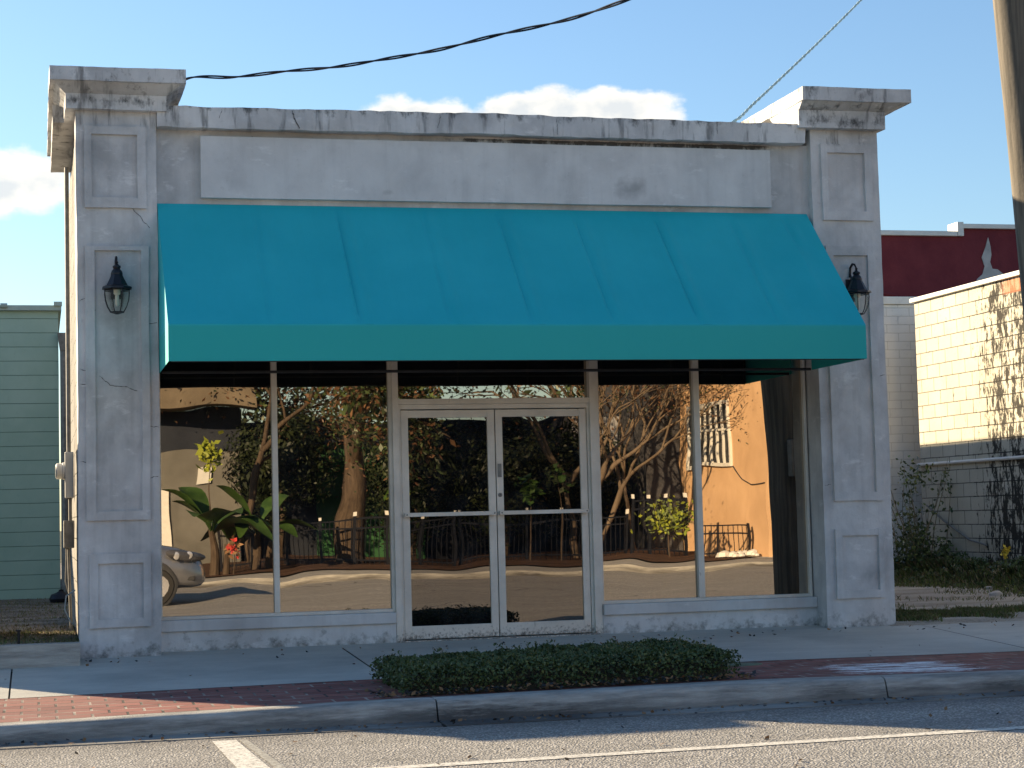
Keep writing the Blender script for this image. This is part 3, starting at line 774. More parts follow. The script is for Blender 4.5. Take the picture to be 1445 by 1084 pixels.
# ------------------------------------------------------------------ awning
A = thing('awning', 'teal canvas awning with a sloping top and flat valance over the whole storefront', 'awning', (4.15, 16.83, 2.5))
AX0, AX1 = 1.05, 7.245
top = (16.825, 3.985); bot = (15.58, 2.775)
ribs = [1.05, 1.89, 2.64, 3.42, 4.14, 4.87, 5.65, 6.41, 6.97, 7.245]
def sag(x, t):
    # cloth hangs a little between the frame bars; crease beside each bar
    for a, c in zip(ribs[:-1], ribs[1:]):
        if a <= x <= c:
            u = (x-a)/(c-a); s = -0.02*math.sin(math.pi*u)*math.sin(math.pi*min(1, max(0, t)))
            i = ribs.index(a); L = [0, .7, 1.25, .9, 1.1, 1.0, 1.4, .85, 1.0][i]
            L *= 1.0 if i != 8 else (1 if t < .3 else 0)
            d = (x-a)
            if i > 0: s += -0.017*L*math.exp(-(d/.035)**2)*min(1, t*8)*min(1, (1-t)*7+.15) + .013*L*math.exp(-((d-.075)/.05)**2)*min(1, t*8)*min(1, (1-t)*7+.1)
            return s + mnoise.noise(Vector((x*1.4, t*1.6, 2)))*.006*math.sin(math.pi*t)
    return 0
NX, NTT = 330, 26
nrm = Vector((0, -(top[1]-bot[1]), (top[0]-bot[0]))).normalized()
nrm = Vector((0, -(top[1]-bot[1]), top[0]-bot[0])).normalized()
vs = []; fs = []
for j in range(NTT+1):
    t = j/NTT
    for i in range(NX+1):
        x = AX0+(AX1-AX0)*i/NX
        p = Vector((x, top[0]+(bot[0]-top[0])*t, top[1]+(bot[1]-top[1])*t)) + nrm*sag(x, t)
        vs.append(p)
fs = [(j*(NX+1)+i, j*(NX+1)+i+1, (j+1)*(NX+1)+i+1, (j+1)*(NX+1)+i) for j in range(NTT) for i in range(NX)]
o = MB().add(vs, fs).build('canopy', M_canvas, A, smooth=True, sharp=60)
o = MB().add([Vector(q)-nrm*.006 for q in vs], fs).build('shade_backing', M_shade_backing, A, smooth=True, sharp=60)
vs = []; fs = []
NV = 5
for j in range(NV+1):
    t = j/NV
    for i in range(NX//2+1):
        x = AX0+(AX1-AX0)*i/(NX//2)
        vs.append((x, bot[0]-.001+mnoise.noise(Vector((x*1.2, t, 4)))*.004*t, bot[1]-.306*t))
n = NX//2+1
fs = [(j*n+i, j*n+i+1, (j+1)*n+i+1, (j+1)*n+i) for j in range(NV) for i in range(n-1)]
o = MB().add(vs, fs).build('valance', M_canvas, A, smooth=True)
o = MB().add([(a_, b_+.005, c_) for a_, b_, c_ in vs], fs).build('shade_backing', M_shade_backing, A, smooth=True)
for X in (AX0, AX1):
    mb = MB(); mb.add([(X, top[0], top[1]), (X, bot[0], bot[1]), (X, bot[0], bot[1]-.306), (X, top[0], bot[1]-.306)], [(0, 1, 2, 3)])
    o = mb.build('end_panel', M_canvas, A); sm = o.modifiers.new('thick', 'SOLIDIFY'); sm.thickness = .004; sm.offset = 0
mb = MB()
zbb = bot[1]-.300
mb.tube([(AX0+.02, bot[0]+.02, zbb), (AX1-.02, bot[0]+.02, zbb)], .013, 8)
mb.tube([(AX0+.02, bot[0]+.03, bot[1]-.03), (AX1-.02, bot[0]+.03, bot[1]-.03)], .013, 8)
mb.tube([(AX0+.02, top[0]-.02, zbb), (AX1-.02, top[0]-.02, zbb)], .013, 8)
for X in ribs:
    X = min(max(X, AX0+.02), AX1-.02)
    mb.tube([(X, top[0]-.01, top[1]-.06), (X, bot[0]+.03, bot[1]-.035), (X, bot[0]+.02, zbb)], .012, 6)
mb.build('tube_frame', M_dark, A)

# ------------------------------------------------------------------ lanterns
M_lglass, k, b = mat('lantern_glass')
fin(k, b, (0.80, 0.86, 0.80), 0.05); b.inputs['Transmission Weight'].default_value = 0.9; b.inputs['IOR'].default_value = 1.1; b.inputs['Alpha'].default_value = 0.45
def lantern(cx, zt, label):
    cyl = Y0-.155; t = thing('wall_lantern', label, 'lantern', (cx, Y0, zt-.52), 'black lanterns on the pilasters')
    # bracket arm hooking over the lantern
    mb = MB()
    mb.tube([(cx, Y0-.005, zt-.12), (cx, Y0-.02, zt-.03), (cx, Y0-.07, zt), (cx, Y0-.12, zt-.01), (cx, cyl, zt-.05)], [.011, .012, .012, .010, .008], 8)
    mb.tube([(cx, Y0-.01, zt-.30), (cx, Y0-.035, zt-.22), (cx, Y0-.03, zt-.12), (cx, Y0-.01, zt-.08)], .009, 8)
    mb.box(cx-.045, cx+.045, Y0-.012, Y0+.01, zt-.36, zt-.14)
    mb.build('bracket', M_black, t, smooth=True)
    c = (cx, cyl, zt)
    mb = MB(); ph = math.pi/8*0
    mb.lathe(c, [(.006, -.045), (.016, -.055), (.008, -.066), (.020, -.082), (.034, -.088), (.036, -.10), (.028, -.115), (.045, -.135), (.052, -.158), (.050, -.165)], 16)
    mb.build('cap', M_black, t, smooth=True)
    mb = MB()
    mb.lathe(c, [(.050, -.163), (.066, -.20), (.098, -.262), (.134, -.276), (.136, -.292), (.104, -.296), (.06, -.292)], 8, ph=math.pi/8)
    mb.build('roof', M_black, t)
    mb = MB(); pr = [(.111, -.296), (.113, -.33), (.106, -.39), (.088, -.445), (.060, -.492)]
    for j in range(8):
        a = math.pi/8+2*math.pi*j/8
        mb.tube([(cx+r*math.cos(a), cyl+r*math.sin(a), zt+h) for r, h in pr], .0042, 5)
    for r, h in ((.113, -.302), (.061, -.492)):
        mb.tube([(cx+r*math.cos(math.pi/8+2*math.pi*j/8), cyl+r*math.sin(math.pi/8+2*math.pi*j/8), zt+h) for j in range(9)], .005, 5)
    mb.lathe(c, [(.058, -.488), (.060, -.497), (.03, -.505), (.012, -.512)], 8, ph=math.pi/8)
    mb.build('cage', M_black, t)
    mb = MB(); vs = [(cx+r*.985*math.cos(math.pi/8+2*math.pi*j/8), cyl+r*.985*math.sin(math.pi/8+2*math.pi*j/8), zt+h) for r, h in pr for j in range(8)]
    mb.add(vs, [(i*8+j, i*8+(j+1) % 8, (i+1)*8+(j+1) % 8, (i+1)*8+j) for i in range(4) for j in range(8)])
    mb.build('glass', M_lglass, t)
    mb = MB(); mb.lathe(c, [(.030, -.296), (.030, -.335), (.022, -.34)], 12); mb.lathe(c, [(.016, -.34), (.018, -.42), (.008, -.44)], 10)
    mb.build('socket', M_bulb, t, smooth=True)
    return t
lantern(.681, 3.478, 'black wall lantern hanging in full view on the left pilaster')
lantern(7.640, 3.478, 'black wall lantern on the right pilaster, half hidden by the end of the teal awning')

# ------------------------------------------------------------------ hedge
HX0, HX1, HY0, HY1 = 2.47, 5.02, 13.12, 14.38
rng = np.random.default_rng(4)
H = thing('hedge', 'low clipped dark green hedge growing in the paver strip in front of the doors', 'hedge', (3.7, 13.75, -.11))
def htop(x, y): return .205 + .022*mnoise.noise(Vector((x*2.2, y*2.2, 0))) + .03*mnoise.noise(Vector((x*8, y*8, 3))) + .01*(x-3.7)
N = 36000
px_ = rng.uniform(HX0, HX1, N); py_ = rng.uniform(HY0, HY1, N); u = rng.uniform(0, 1, N)
cs = []; ns = []
for i in range(N):
    x, y = px_[i], py_[i]; z0 = zs(x, y)
    ex = min(x-HX0, HX1-x)/.10; ey = min(y-HY0, HY1-y)/.10; e = min(1, ex, ey)
    hh = htop(x, y)*(0.80+.20*math.sqrt(max(0, e)))
    if e < 1 or u[i] < .22: z = z0+.02+(hh-.02)*rng.uniform(0, 1)**.7
    else: z = z0+hh-.055*rng.uniform(0, 1)**1.6
    cs.append((x+rng.normal(0, .008), y+rng.normal(0, .008), z)); ns.append((0, -.35, .8))
mi = (rng.uniform(0, 1, N) < .10).astype(int)
leaf_mesh('foliage', cs, ns, .030, [M_hedge, M_hedge2], H, mi, aspect=.55)
mb = MB(); 
NXh, NYh = 40, 18; vs = []
for j in range(NYh+1):
    for i in range(NXh+1):
        x = HX0+.07+(HX1-HX0-.14)*i/NXh; y = HY0+.07+(HY1-HY0-.14)*j/NYh
        edge = i in (0, NXh) or j in (0, NYh)
        vs.append((x, y, zs(x, y)+(.0 if edge else htop(x, y)-.065)))
mb.add(vs, [(j*(NXh+1)+i, j*(NXh+1)+i+1, (j+1)*(NXh+1)+i+1, (j+1)*(NXh+1)+i) for j in range(NYh) for i in range(NXh)])
M_filler = simple('dark_filler', (0.03, 0.028, 0.018), .9)  # added dark sheet inside the hedge, closes the gaps between leaves
mb.build('dark_filler', M_filler, H)
# sprigs sticking up
cs = []; ns = []
for _ in range(90):
    x = rng.uniform(HX0+.1, HX1-.1); y = rng.uniform(HY0+.1, HY1-.1); h0 = htop(x, y)
    for q in range(9): cs.append((x+rng.normal(0, .012), y+rng.normal(0, .012), zs(x, y)+h0+rng.uniform(0, .055))); ns.append((0, -.3, .6))
leaf_mesh('sprigs', cs, ns, .026, [M_hedge], H)
# dry leaves along the hedge foot and gutter: nobody could count them
cs = []; ns = []
for _ in range(340):
    x = rng.uniform(HX0-.15, HX1+.1); y = HY0-.03+abs(rng.normal(0, .05)); cs.append((x, y, zs(x, y)+.012+rng.uniform(0, .04))); ns.append((0, -.3, 1))
for _ in range(60):
    x = HX0-.05-abs(rng.normal(0, .06)); y = rng.uniform(HY0, HY0+.6); cs.append((x, y, zs(x, y)+.01)); ns.append((0, 0, 1))
for _ in range(300):
    x = rng.uniform(-1.5, 9); y = 12.80-abs(rng.normal(0, .13)); cs.append((x, y, ROADZ+.018)); ns.append((0, 0, 1))
for _ in range(110):
    x = rng.uniform(-1, 9.5); y = rng.uniform(16.2, 16.73) if rng.uniform() < .75 else rng.uniform(14.5, 16.5); cs.append((x, y, zs(x, y)+.008)); ns.append((0, 0, 1))
for _ in range(120):
    x = rng.uniform(-2, 8); y = rng.uniform(9.5, 12.6); cs.append((x, y, ROADZ+.012)); ns.append((0, 0, 1))
tag(leaf_mesh('fallen_leaves', cs, ns, .038, [M_brown, M_dark], None, (rng.uniform(0, 1, len(cs)) < .45).astype(int), jitter=.35, aspect=.7),
    'dry brown leaves scattered along the hedge foot, curb and gutter', 'fallen leaves', kind='stuff')

# ------------------------------------------------------------------ grass and weeds
def scatter(n, x0, x1, y0, y1, zf, dens):
    out = []
    while len(out) < n:
        x = rng.uniform(x0, x1); y = rng.uniform(y0, y1)
        if rng.uniform() < dens(x, y): out.append((x, y, zf(x, y)-.005))
    return out
gb = scatter(14000, 7.98, 10.2, 16.6, 19.0, zr, lambda x, y: max(0, min(1, 1.15-abs(y-17.55-.16*(x-8))/.75 - (x-8.1)*.27 + .8*mnoise.noise(Vector((x*2, y*2, 1))))))
gb += scatter(2500, 8.3, 12.2, 17.0, 27, zr, lambda x, y: max(0, .6*mnoise.noise(Vector((x*.9, y*.9, 4)))))
o = blades('grass', gb, [.055]*len(gb), [M_grass, M_straw], None, (rng.uniform(0, 1, len(gb)) < .35).astype(int), 1.0, .0045)
tag(o, 'short patchy grass along the right side of the shop building', 'grass', kind='stuff')
gb = scatter(5200, -1.2, .34, 16.5, 19.5, zl, lambda x, y: .35+.65*(mnoise.noise(Vector((x*2, y*2, 9))) > 0))
gb += scatter(2500, -.6, .5, 19.5, 28, zl, lambda x, y: .5)
o = blades('grass', gb, [.028]*len(gb), [M_grass, M_straw], None, (rng.uniform(0, 1, len(gb)) < .65).astype(int), 1.2, .004)
tag(o, 'thin dry grass on the dirt strip between the green wall and the shop', 'grass', kind='stuff')
# weeds at the foot of the block wall
gb = scatter(16000, 11.0, 13.4, 17.5, 27.3, zr, lambda x, y: max(0, min(1, (x-11.35+.5*mnoise.noise(Vector((y*.8, x, 1))))/.7)))
hh = [(.05+.20*max(0, min(1, (p[0]-11.7)/1.2)))*(.7+.6*abs(mnoise.noise(Vector((p[0]*2, p[1]*2, 5))))) for p in gb]
o = blades('weeds', gb, hh, [M_grass, M_straw, M_hedge], None, rng.choice([0, 0, 0, 0, 1, 1, 2], len(gb)), .8, .009)
tag(o, 'rough weeds and ground cover at the foot of the mildewed block wall', 'weeds', kind='stuff')
cs = []; ns = []
for _ in range(9000):
    y = rng.uniform(18, 27.2); x = 13.35-abs(rng.normal(0, .55)); hq = .26*max(0, 1-(13.4-x)/1.7)*(1+.6*mnoise.noise(Vector((y*1.5, 3, 3)))); cs.append((x, y, zr(x, y)+rng.uniform(0.02, max(.05, hq)))); ns.append((-.4, -.3, .8))
o = leaf_mesh('ground_cover', cs, ns, .06, [M_hedge, M_grass, M_hedge2, M_straw], None, rng.choice([0, 1, 1, 2, 3], len(cs)))
tag(o, 'dark leafy ground cover banked against the block wall', 'ground cover', kind='stuff')
# tall weed bush in the corner
T = thing('weed_bush', 'tall straggly weed bush in the corner between white brick and block wall', 'bush', (13.05, 26.3, .15))
mb = MB(); cs = []; ns = []
for q in range(26):
    a = rng.uniform(0, 6.28); r0 = rng.uniform(0, .35); bx, by = 12.95+r0*math.cos(a), 26.2+r0*math.sin(a)
    L = rng.uniform(.7, 1.75); dx, dy = rng.normal(-.03, .16), rng.normal(-.05, .16); pts = []
    for s_ in range(6):
        u_ = s_/5; pts.append((min(13.36, bx+dx*u_*L*1.2+.04*math.sin(u_*5+q)), by+dy*u_*L*1.2, .1+L*u_))
    mb.tube(pts, [.010-.0015*i for i in range(6)], 5)
    for s_ in range(60):
        u_ = rng.uniform(.08, 1)**(.7 if L > 1.3 and u_ else 1); i = min(4, int(u_*5)); f_ = u_*5-i
        p = [pts[i][c_]+(pts[i+1][c_]-pts[i][c_])*f_ for c_ in range(3)]
        if u_ > .45 and rng.uniform() < .6: continue
        cs.append((min(13.38, p[0]+rng.normal(0, .06)), p[1]+rng.normal(0, .06), p[2]+rng.normal(0, .04))); ns.append((-.3, -.5, .6))
for _ in range(850):
    a = rng.uniform(0, 6.28); r = .55*math.sqrt(rng.uniform()); cs.append((min(13.37, 12.95+r*math.cos(a)), 26.2+r*math.sin(a), .12+rng.uniform(0, 1)**1.3*.75*(1-r*.8))); ns.append((-.3, -.4, .7))
for _ in range(130):
    cs.append((12.98+rng.normal(0, .19), 26.25+rng.normal(0, .1), 1.62+rng.normal(0, .13))); ns.append((-.3, -.6, .6))
mb.build('stems', M_straw, T); leaf_mesh('foliage', cs, ns, .075, [M_hedge, M_grass], T, rng.choice([0, 0, 1], len(cs)))
# yellow flower
T = thing('yellow_flower', 'small yellow flower standing among the weeds below the mildewed block wall', 'flower', (12.55, 22.9, .15))
mb = MB(); mb.tube([(12.55, 22.9, .12), (12.56, 22.9, .45)], .006, 5); mb.build('stem', M_grass, T)
cs = [(12.56+rng.normal(0, .03), 22.9+rng.normal(0, .03), .50+rng.normal(0, .035)) for _ in range(40)]
leaf_mesh('petals', cs, [(0, -.5, .5)]*40, .06, [M_flower], T)
# loose stones by the track
mb = MB()
for (x, y, s) in ((11.3, 20.9, .09), (11.9, 22.2, .07)):
    pr = [(s*.2, -.02), (s, .0), (s*.9, s*.35), (s*.4, s*.6), (.01, s*.62)]
    m2 = MB(); m2.lathe((x, y, zr(x, y)), pr, 9, sy=.7)
    m2.v = [tuple(Vector(v)+mnoise.noise_vector(Vector(v)*9)*.02) for v in m2.v]
    tag(m2.build('stone', M_peel, smooth=True), 'pale loose stone lying at the %s of the dirt track' % ('near edge' if s > .08 else 'far edge'), 'stone')

# ------------------------------------------------------------------ neighbours in view
# green block building on the left
G = thing('green_building', 'pale green block building set back on the left behind the dirt strip', 'building', (-5, 28.5, .05))
rough_boxes(MB(), [(-14, .315, 28.5, 29.0, 0, 4.33), (-14, .315, 29.0, 40, 0, 4.33)], .5, .006).build('wall', M_green, G, smooth=True)
mb = MB(); mb.box(-14.1, .36, 28.40, 40.1, 4.335, 4.41)
mb.tube([(-.51, 28.37, 4.40), (-.41, 28.37, 4.40)], .035, 8); mb.box(.25, .37, 28.36, 28.44, 4.40, 4.46)
mb.build('roof_edge', M_gtrim, G)
mb = MB(); mb.tube([(.385, 28.46, 3.9), (.385, 28.46, .12)], .05, 8)
mb.add([(.30, 28.36, 4.0), (.50, 28.36, 4.0), (.50, 28.52, 4.0), (.30, 28.52, 4.0), (.335, 28.40, 3.74), (.44, 28.40, 3.74), (.44, 28.52, 3.74), (.335, 28.52, 3.74)],
       [(0, 1, 2, 3), (4, 5, 6, 7), (0, 1, 5, 4), (1, 2, 6, 5), (2, 3, 7, 6), (3, 0, 4, 7)])
mb.build('downspout', M_rusty, G)
# back fence closing the gap
mb = MB()
for i in range(14): mb.box(.42+i*.11, .42+i*.11+.10, 33.0+.006*(i % 2), 33.03+.006*(i % 2), 0, 2.9+.05*math.sin(i*2.1))
tag(mb.build('board_fence', M_dark), 'dark board fence closing the far end of the narrow gap beside the green building', 'fence')
# black bag
mb = MB(); mb.lathe((.30, 26.6, .12), [(.02, 0), (.14, .0), (.165, .05), (.13, .10), (.07, .125), (.03, .15), (.035, .165)], 14, sy=.8)
mb.v = [tuple(Vector(v)+mnoise.noise_vector(Vector(v)*11)*.02) for v in mb.v]
tag(mb.build('rubbish_bag', M_black, smooth=True), 'black rubbish bag lying at the foot of the downspout', 'bag')
# electricity meter and boxes on the side wall
E_ = thing('electric_meter', 'round glass electricity meter on a tall grey box fixed to the side wall', 'meter', (.34, 19.0, 1.44))
MB().box(.262, .345, 18.93, 19.13, 1.42, 1.87).build('box', M_meter, E_, bevel=.008)
mb = MB(); mb.lathe((.262, 19.03, 1.685), [(.085, 0), (.085, -.02), (.078, -.025), (.078, -.075), (.062, -.09)], 20, axis='x'); mb.build('meter_dial', M_white, E_, smooth=True)
mb = MB(); mb.tube([(.30, 19.0, 1.87), (.30, 19.0, 4.70)], .022, 8); mb.tube([(.31, 19.02, 1.20), (.31, 19.02, 1.42)], .018, 8); mb.build('conduit', M_rusty, E_, smooth=True)
E2 = thing('junction_box', 'weathered grey junction box on the side wall below the round meter', 'electrical box', (.34, 19.0, .92))
MB().box(.245, .345, 18.94, 19.12, .93, 1.20).build('box', M_rusty, E2, bevel=.008)
mb = MB(); mb.tube([(.29, 19.0, .93), (.29, 19.0, .86), (.30, 19.0, .5), (.31, 19.0, .14)], .014, 8); mb.tube([(.27, 19.05, .93), (.26, 19.05, .6), (.30, 19.05, .45)], .006, 6); mb.build('conduit', M_rusty, E2)
mb = MB(); mb.tube([(.33, 18.0, .55), (.25, 17.95, .5), (.235, 17.9, .38), (.29, 17.9, .26), (.33, 17.95, .22)], .008, 6)
tag(mb.build('cable_loop', M_white, smooth=True), 'thin white cable looping out of the side wall near the ground', 'cable')

# mildewed block building on the right
Q = thing('block_building', 'white painted block building streaked with black mildew, sunlit above, on the right', 'building', (16, 22, 0))
mb = MB()
mb.add([(13.4, 15.2, -.1), (13.4, 27.0, -.1), (13.4, 27.0, 4.33), (13.4, 15.2, 4.33), (22, 15.2, -.1), (22, 27.0, -.1), (22, 27, 4.33), (22, 15.2, 4.33)],
       [(0, 1, 2, 3), (4, 7, 6, 5), (0, 3, 7, 4), (1, 5, 6, 2), (3, 2, 6, 7)])
mb.build('wall', M_yellow, Q)
mb = MB(); mb.box(13.34, 13.62, 15.14, 27.05, 4.332, 4.40); mb.build('coping', M_white, Q, bevel=.01)
mb = MB(); mb.tube([(13.37, 15.2, 1.785), (13.37, 27.02, 1.785)], .026, 8); mb.build('ledge', M_white, Q, smooth=True)
mb = MB(); mb.tube([(13.37, 26.8, 1.15), (13.36, 26.2, .90), (13.35, 25.4, .62), (13.35, 24.9, .55)], .014, 6); mb.build('cable', M_rusty, Q)
# white brick building facing the street, and the taller oxblood one behind
Q = thing('white_brick_building', 'cream white painted brick building face between the shop and the block wall', 'building', (13.4, 27.6, 0))
mb = MB(); mb.box(12.95, 13.9, 27.6, 29.6, -.1, 4.37); mb.build('wall', M_cream, Q)
mb = MB(); mb.box(12.90, 13.9, 27.56, 29.65, 4.375, 4.50); mb.build('coping', M_white, Q, bevel=.01)
Q = thing('oxblood_building', 'dark red rendered building with a stepped white coping behind the block wall', 'building', (15, 30, 0))
mb = MB(); mb.box(13.2, 15.85, 30, 44, -.1, 5.87); mb.box(15.85, 26, 30.003, 44, -.1, 6.01); mb.build('wall', M_redw, Q)
mb = MB(); mb.box(13.1, 15.74, 29.93, 30.3, 5.87, 5.955); mb.box(15.742, 15.86, 29.92, 30.3, 5.87, 6.12); mb.box(15.86, 26.1, 29.93, 30.3, 6.01, 6.09); mb.build('coping', M_trim, Q, bevel=.006)
def patch(name, pts, m, par):
    mb = MB(); n = len(pts); y0, y1 = 29.985, 30.001
    mb.add([(x, y0, z) for x, z in pts]+[(x, y1, z) for x, z in pts], [tuple(range(n))]+[(i, (i+1) % n, n+(i+1) % n, n+i) for i in range(n)])
    return mb.build(name, m, par)
patch('bare_patch', [(15.95, 4.85), (16.12, 5.12), (16.22, 5.20), (16.27, 5.34), (16.22, 5.50), (16.30, 5.68), (16.36, 5.86), (16.40, 5.70), (16.41, 5.55), (16.38, 5.42), (16.42, 5.30), (16.52, 5.29), (16.64, 5.20), (16.70, 5.05), (16.72, 4.85)], M_peel, Q)
patch('bare_patch', [(16.88, 5.0), (16.92, 5.25), (16.99, 5.33), (17.1, 5.45), (17.3, 5.0)], M_peel, Q)
mb = MB(); mb.tube([(14.3+.55*math.cos(a), 29.99, 4.35+.50*math.sin(a)) for a in [math.pi*i/16 for i in range(17)]], .028, 6); mb.build('bricked_arch', M_redw, Q)

# leaning timber pole at the right edge of the frame
P_ = thing('utility_pole', 'leaning weathered timber utility pole with a meter box, cut off by the right edge', 'pole', (8.32, 14.1, -.12))
mb = MB(); mb.tube([(8.36, 14.1, -.2), (8.345, 14.1, 1), (8.29, 14.1, 2), (8.205, 14.1, 3), (8.12, 14.1, 4.2), (8.045, 14.1, 5.2), (7.94, 14.1, 6.6), (7.76, 14.1, 9.5)], [.26, .25, .23, .205, .187, .178, .165, .15], 24)
mb.build('shaft', M_pole, P_, smooth=True)
MB().box(8.20, 8.40, 14.34, 14.47, 1.50, 1.92).build('meter_box', M_rusty, P_, bevel=.01)
mb = MB(); mb.tube([(8.31, 14.37, 1.50), (8.33, 14.37, 1.1), (8.35, 14.37, -.05)], .02, 6); mb.build('conduit', M_dark, P_)
mb = MB(); mb.tube([(8.045+.186*math.cos(q*.4), 14.1+.186*math.sin(q*.4), 5.42) for q in range(17)], .012, 5); mb.build('band', M_rusty, P_, smooth=True)

# ------------------------------------------------------------------ overhead cables
def pxp(px, py, y):
    d = Fv + R2*((px-722.5)/2655) - U2*((py-542)/2655); return CAMP + d*((y-CAMP.y)/d.y)
def cable(name, pts, m, label, r=.012, tw=.013, pitch=.55):
    P3 = [Vector(p) for p in pts]; fine = []
    for i in range(len(P3)-1):
        p0 = P3[max(i-1, 0)]; p1, p2 = P3[i], P3[i+1]; p3 = P3[min(i+2, len(P3)-1)]
        for q in range(14):
            t = q/14; fine.append(.5*((2*p1)+(p2-p0)*t+(2*p0-5*p1+4*p2-p3)*t*t+(3*p1-p0-3*p2+p3)*t**3))
    fine.append(P3[-1]); mb = MB()
    for s_ in (0, math.pi):
        L = 0; out = []; prev = fine[0]
        for p in fine:
            L += (p-prev).length; prev = p; a = s_+L/pitch*2*math.pi
            out.append(p+Vector((0, math.cos(a), math.sin(a)))*tw)
        mb.tube(out, r, 6)
    return tag(mb.build(name, m, smooth=True), label, 'cable')
c1 = [(1.15, 17.6, 5.02)] + [pxp(*q) for q in ((262, 112, 17.35), (330, 109, 17.1), (400, 101, 16.9), (470, 95, 16.6), (540, 84, 16.3), (620, 70, 15.9), (700, 50, 15.5), (800, 28, 15.0), (885, 0, 14.5), (1000, -40, 13.8), (1150, -100, 13.0))]
cable('overhead_cable', c1, M_black, 'black twisted overhead cable sagging from the left cap to the top of the sky', r=.0085, tw=.0095, pitch=.9)
M_wire2 = simple('pale_cable', (0.40, 0.52, 0.50), .5)
c2 = [(6.3, 17.5, 4.80)] + [pxp(*q) for q in ((1035, 172, 18.2), (1062, 148, 18.8), (1110, 103, 19.8), (1160, 55, 20.8), (1215, 0, 22), (1275, -65, 23.5))]
cable('overhead_cable', c2, M_wire2, 'pale twisted overhead cable rising steeply from the roof near the right cap', r=.010, tw=.010, pitch=.35)

# ------------------------------------------------------------------ across the street (seen in the glass)
mb = MB(); sheet(mb, -80, 80, -13.0, -9.15, lambda x, y: -.13, 4, 2)
tag(mb.build('far_sidewalk', M_curb), kind='structure')
tag(MB().box(-80, 80, -9.15, -9.0, -.4, -.125).build('far_curb', M_curb), kind='structure')
mb = MB(); sheet(mb, -60, 18.6, -30, -13.0, lambda x, y: -.10+.10*min(1, max(0, (-13-y)/6)), .8, .8)
tag(mb.build('planting_bed', M_mulch), kind='structure')
mb = MB(); sheet(mb, 18.6, 60, -30, -13.0, lambda x, y: -.12, 2, 2)
tag(mb.build('far_pavement', M_walk), kind='structure')
rgf = np.random.default_rng(11)

def plaster(name, a, c, stain=.3):
    m, k, b = mat(name); P = k.pos()
    col = k.mix(k.mr(k.noise(P, .7, 6, .6), .35, .68), a, c)
    col = k.mix(k.mr(k.noise(k.vm('MULTIPLY', P, (3, 3, .5)), 1, 5, .6), .55, .8, 0, stain), col, tuple(q*.6 for q in a))
    fin(k, b, col, .9, k.bump(k.noise(P, 9, 5, .6), .4, .01), spec=.15); return m
M_orange = plaster('orange_plaster', (0.56, 0.36, 0.20), (0.70, 0.46, 0.26))
M_navy = plaster('navy_wall_and_shade', (0.020, 0.024, 0.034), (0.035, 0.040, 0.052))
M_cdoor = plaster('cream_plaster', (0.115, 0.112, 0.10), (0.19, 0.185, 0.165))
M_tan = plaster('tan_canopy', (0.12, 0.098, 0.072), (0.20, 0.165, 0.12))
M_gwall = plaster('green_plaster', (0.02, 0.075, 0.03), (0.045, 0.13, 0.05))
M_gryw = plaster('grey_plaster', (0.045, 0.045, 0.05), (0.075, 0.075, 0.08))
M_pale = plaster('pale_panel', (0.30, 0.30, 0.31), (0.38, 0.38, 0.39))

Q = thing('orange_building', 'tall orange plastered building with a white grille window reflected in the right panes', 'building', (24, -20, 0))
MB().box(19.3, 32, -27, -14.0, -.2, 7.5).build('wall', M_orange, Q)
mb = MB(); gy0, gy1, gz0, gz1 = -20.2, -16.7, 2.45, 4.35
mb.box(19.22, 19.31, gy0, gy1, gz0, gz0+.10); mb.box(19.22, 19.31, gy0, gy1, gz1-.10, gz1); mb.box(19.22, 19.31, gy0, gy1, (gz0+gz1)/2-.05, (gz0+gz1)/2+.05)
for i in range(8): yy = gy0+(gy1-gy0)*i/7; mb.box(19.225, 19.305, yy-.045, yy+.045, gz0, gz1)
wn = mb.build('window_grille', M_white, Q); MB().box(19.28, 19.302, gy0+.05, gy1-.05, gz0+.05, gz1-.05).build('pane', M_dark, wn)
mb = MB(); mb.tube([(19.28, -16.6, 2.45), (19.27, -15.9, 2.05), (19.27, -15.2, 1.9), (19.27, -14.1, 1.95)], .02, 6); mb.build('cable', M_dark, Q)
Q = thing('grey_building', 'dark grey building end with a pale wall panel reflected beside the tan tree', 'building', (17.9, -26, 0))
MB().box(16.55, 19.2, -30, -23.6, -.2, 4.5).build('wall', M_gryw, Q); MB().box(16.6, 18.1, -23.62, -23.54, 1.9, 4.3).build('pale_panel', M_pale, Q)
MB().box(18.2, 19.28, -27, -21, -.2, 6.5).build('tower', M_gryw, Q)
Q = thing('navy_building', 'dark navy building with pale sign letters reflected in the left panes', 'building', (9, -25, 0))
MB().box(5.9, 16.5, -31, -24.5, -.2, 4.3).build('wall', M_navy, Q)
def letters(txt, x, y, z, size, m, par):
    cu = bpy.data.curves.new('letters', 'FONT'); cu.body = txt; cu.size = size; cu.extrude = .02; cu.align_x = 'RIGHT'
    tmp = bpy.data.objects.new('tmp', cu); COL.objects.link(tmp)
    bpy.context.view_layer.update(); me = bpy.data.meshes.new_from_object(tmp); bpy.data.objects.remove(tmp)
    me.transform(Matrix.Translation(Vector((x, y, z))-worigin(par)) @ Matrix.Rotation(math.pi, 4, 'Z') @ Matrix.Rotation(math.pi/2, 4, 'X'))
    me.materials.clear(); me.materials.append(m); o = bpy.data.objects.new('sign_letters', me); COL.objects.link(o); o.parent = par; return o
letters('neo', 6.45, -24.46, 2.75, .52, M_white, Q)
Q = thing('cream_building', 'cream building with a tan canopy band and pale door reflected in the leftmost pane', 'building', (0, -25, 0))
MB().box(-12, 5.85, -31, -22.5, -.2, 3.3).build('wall', M_cdoor, Q)
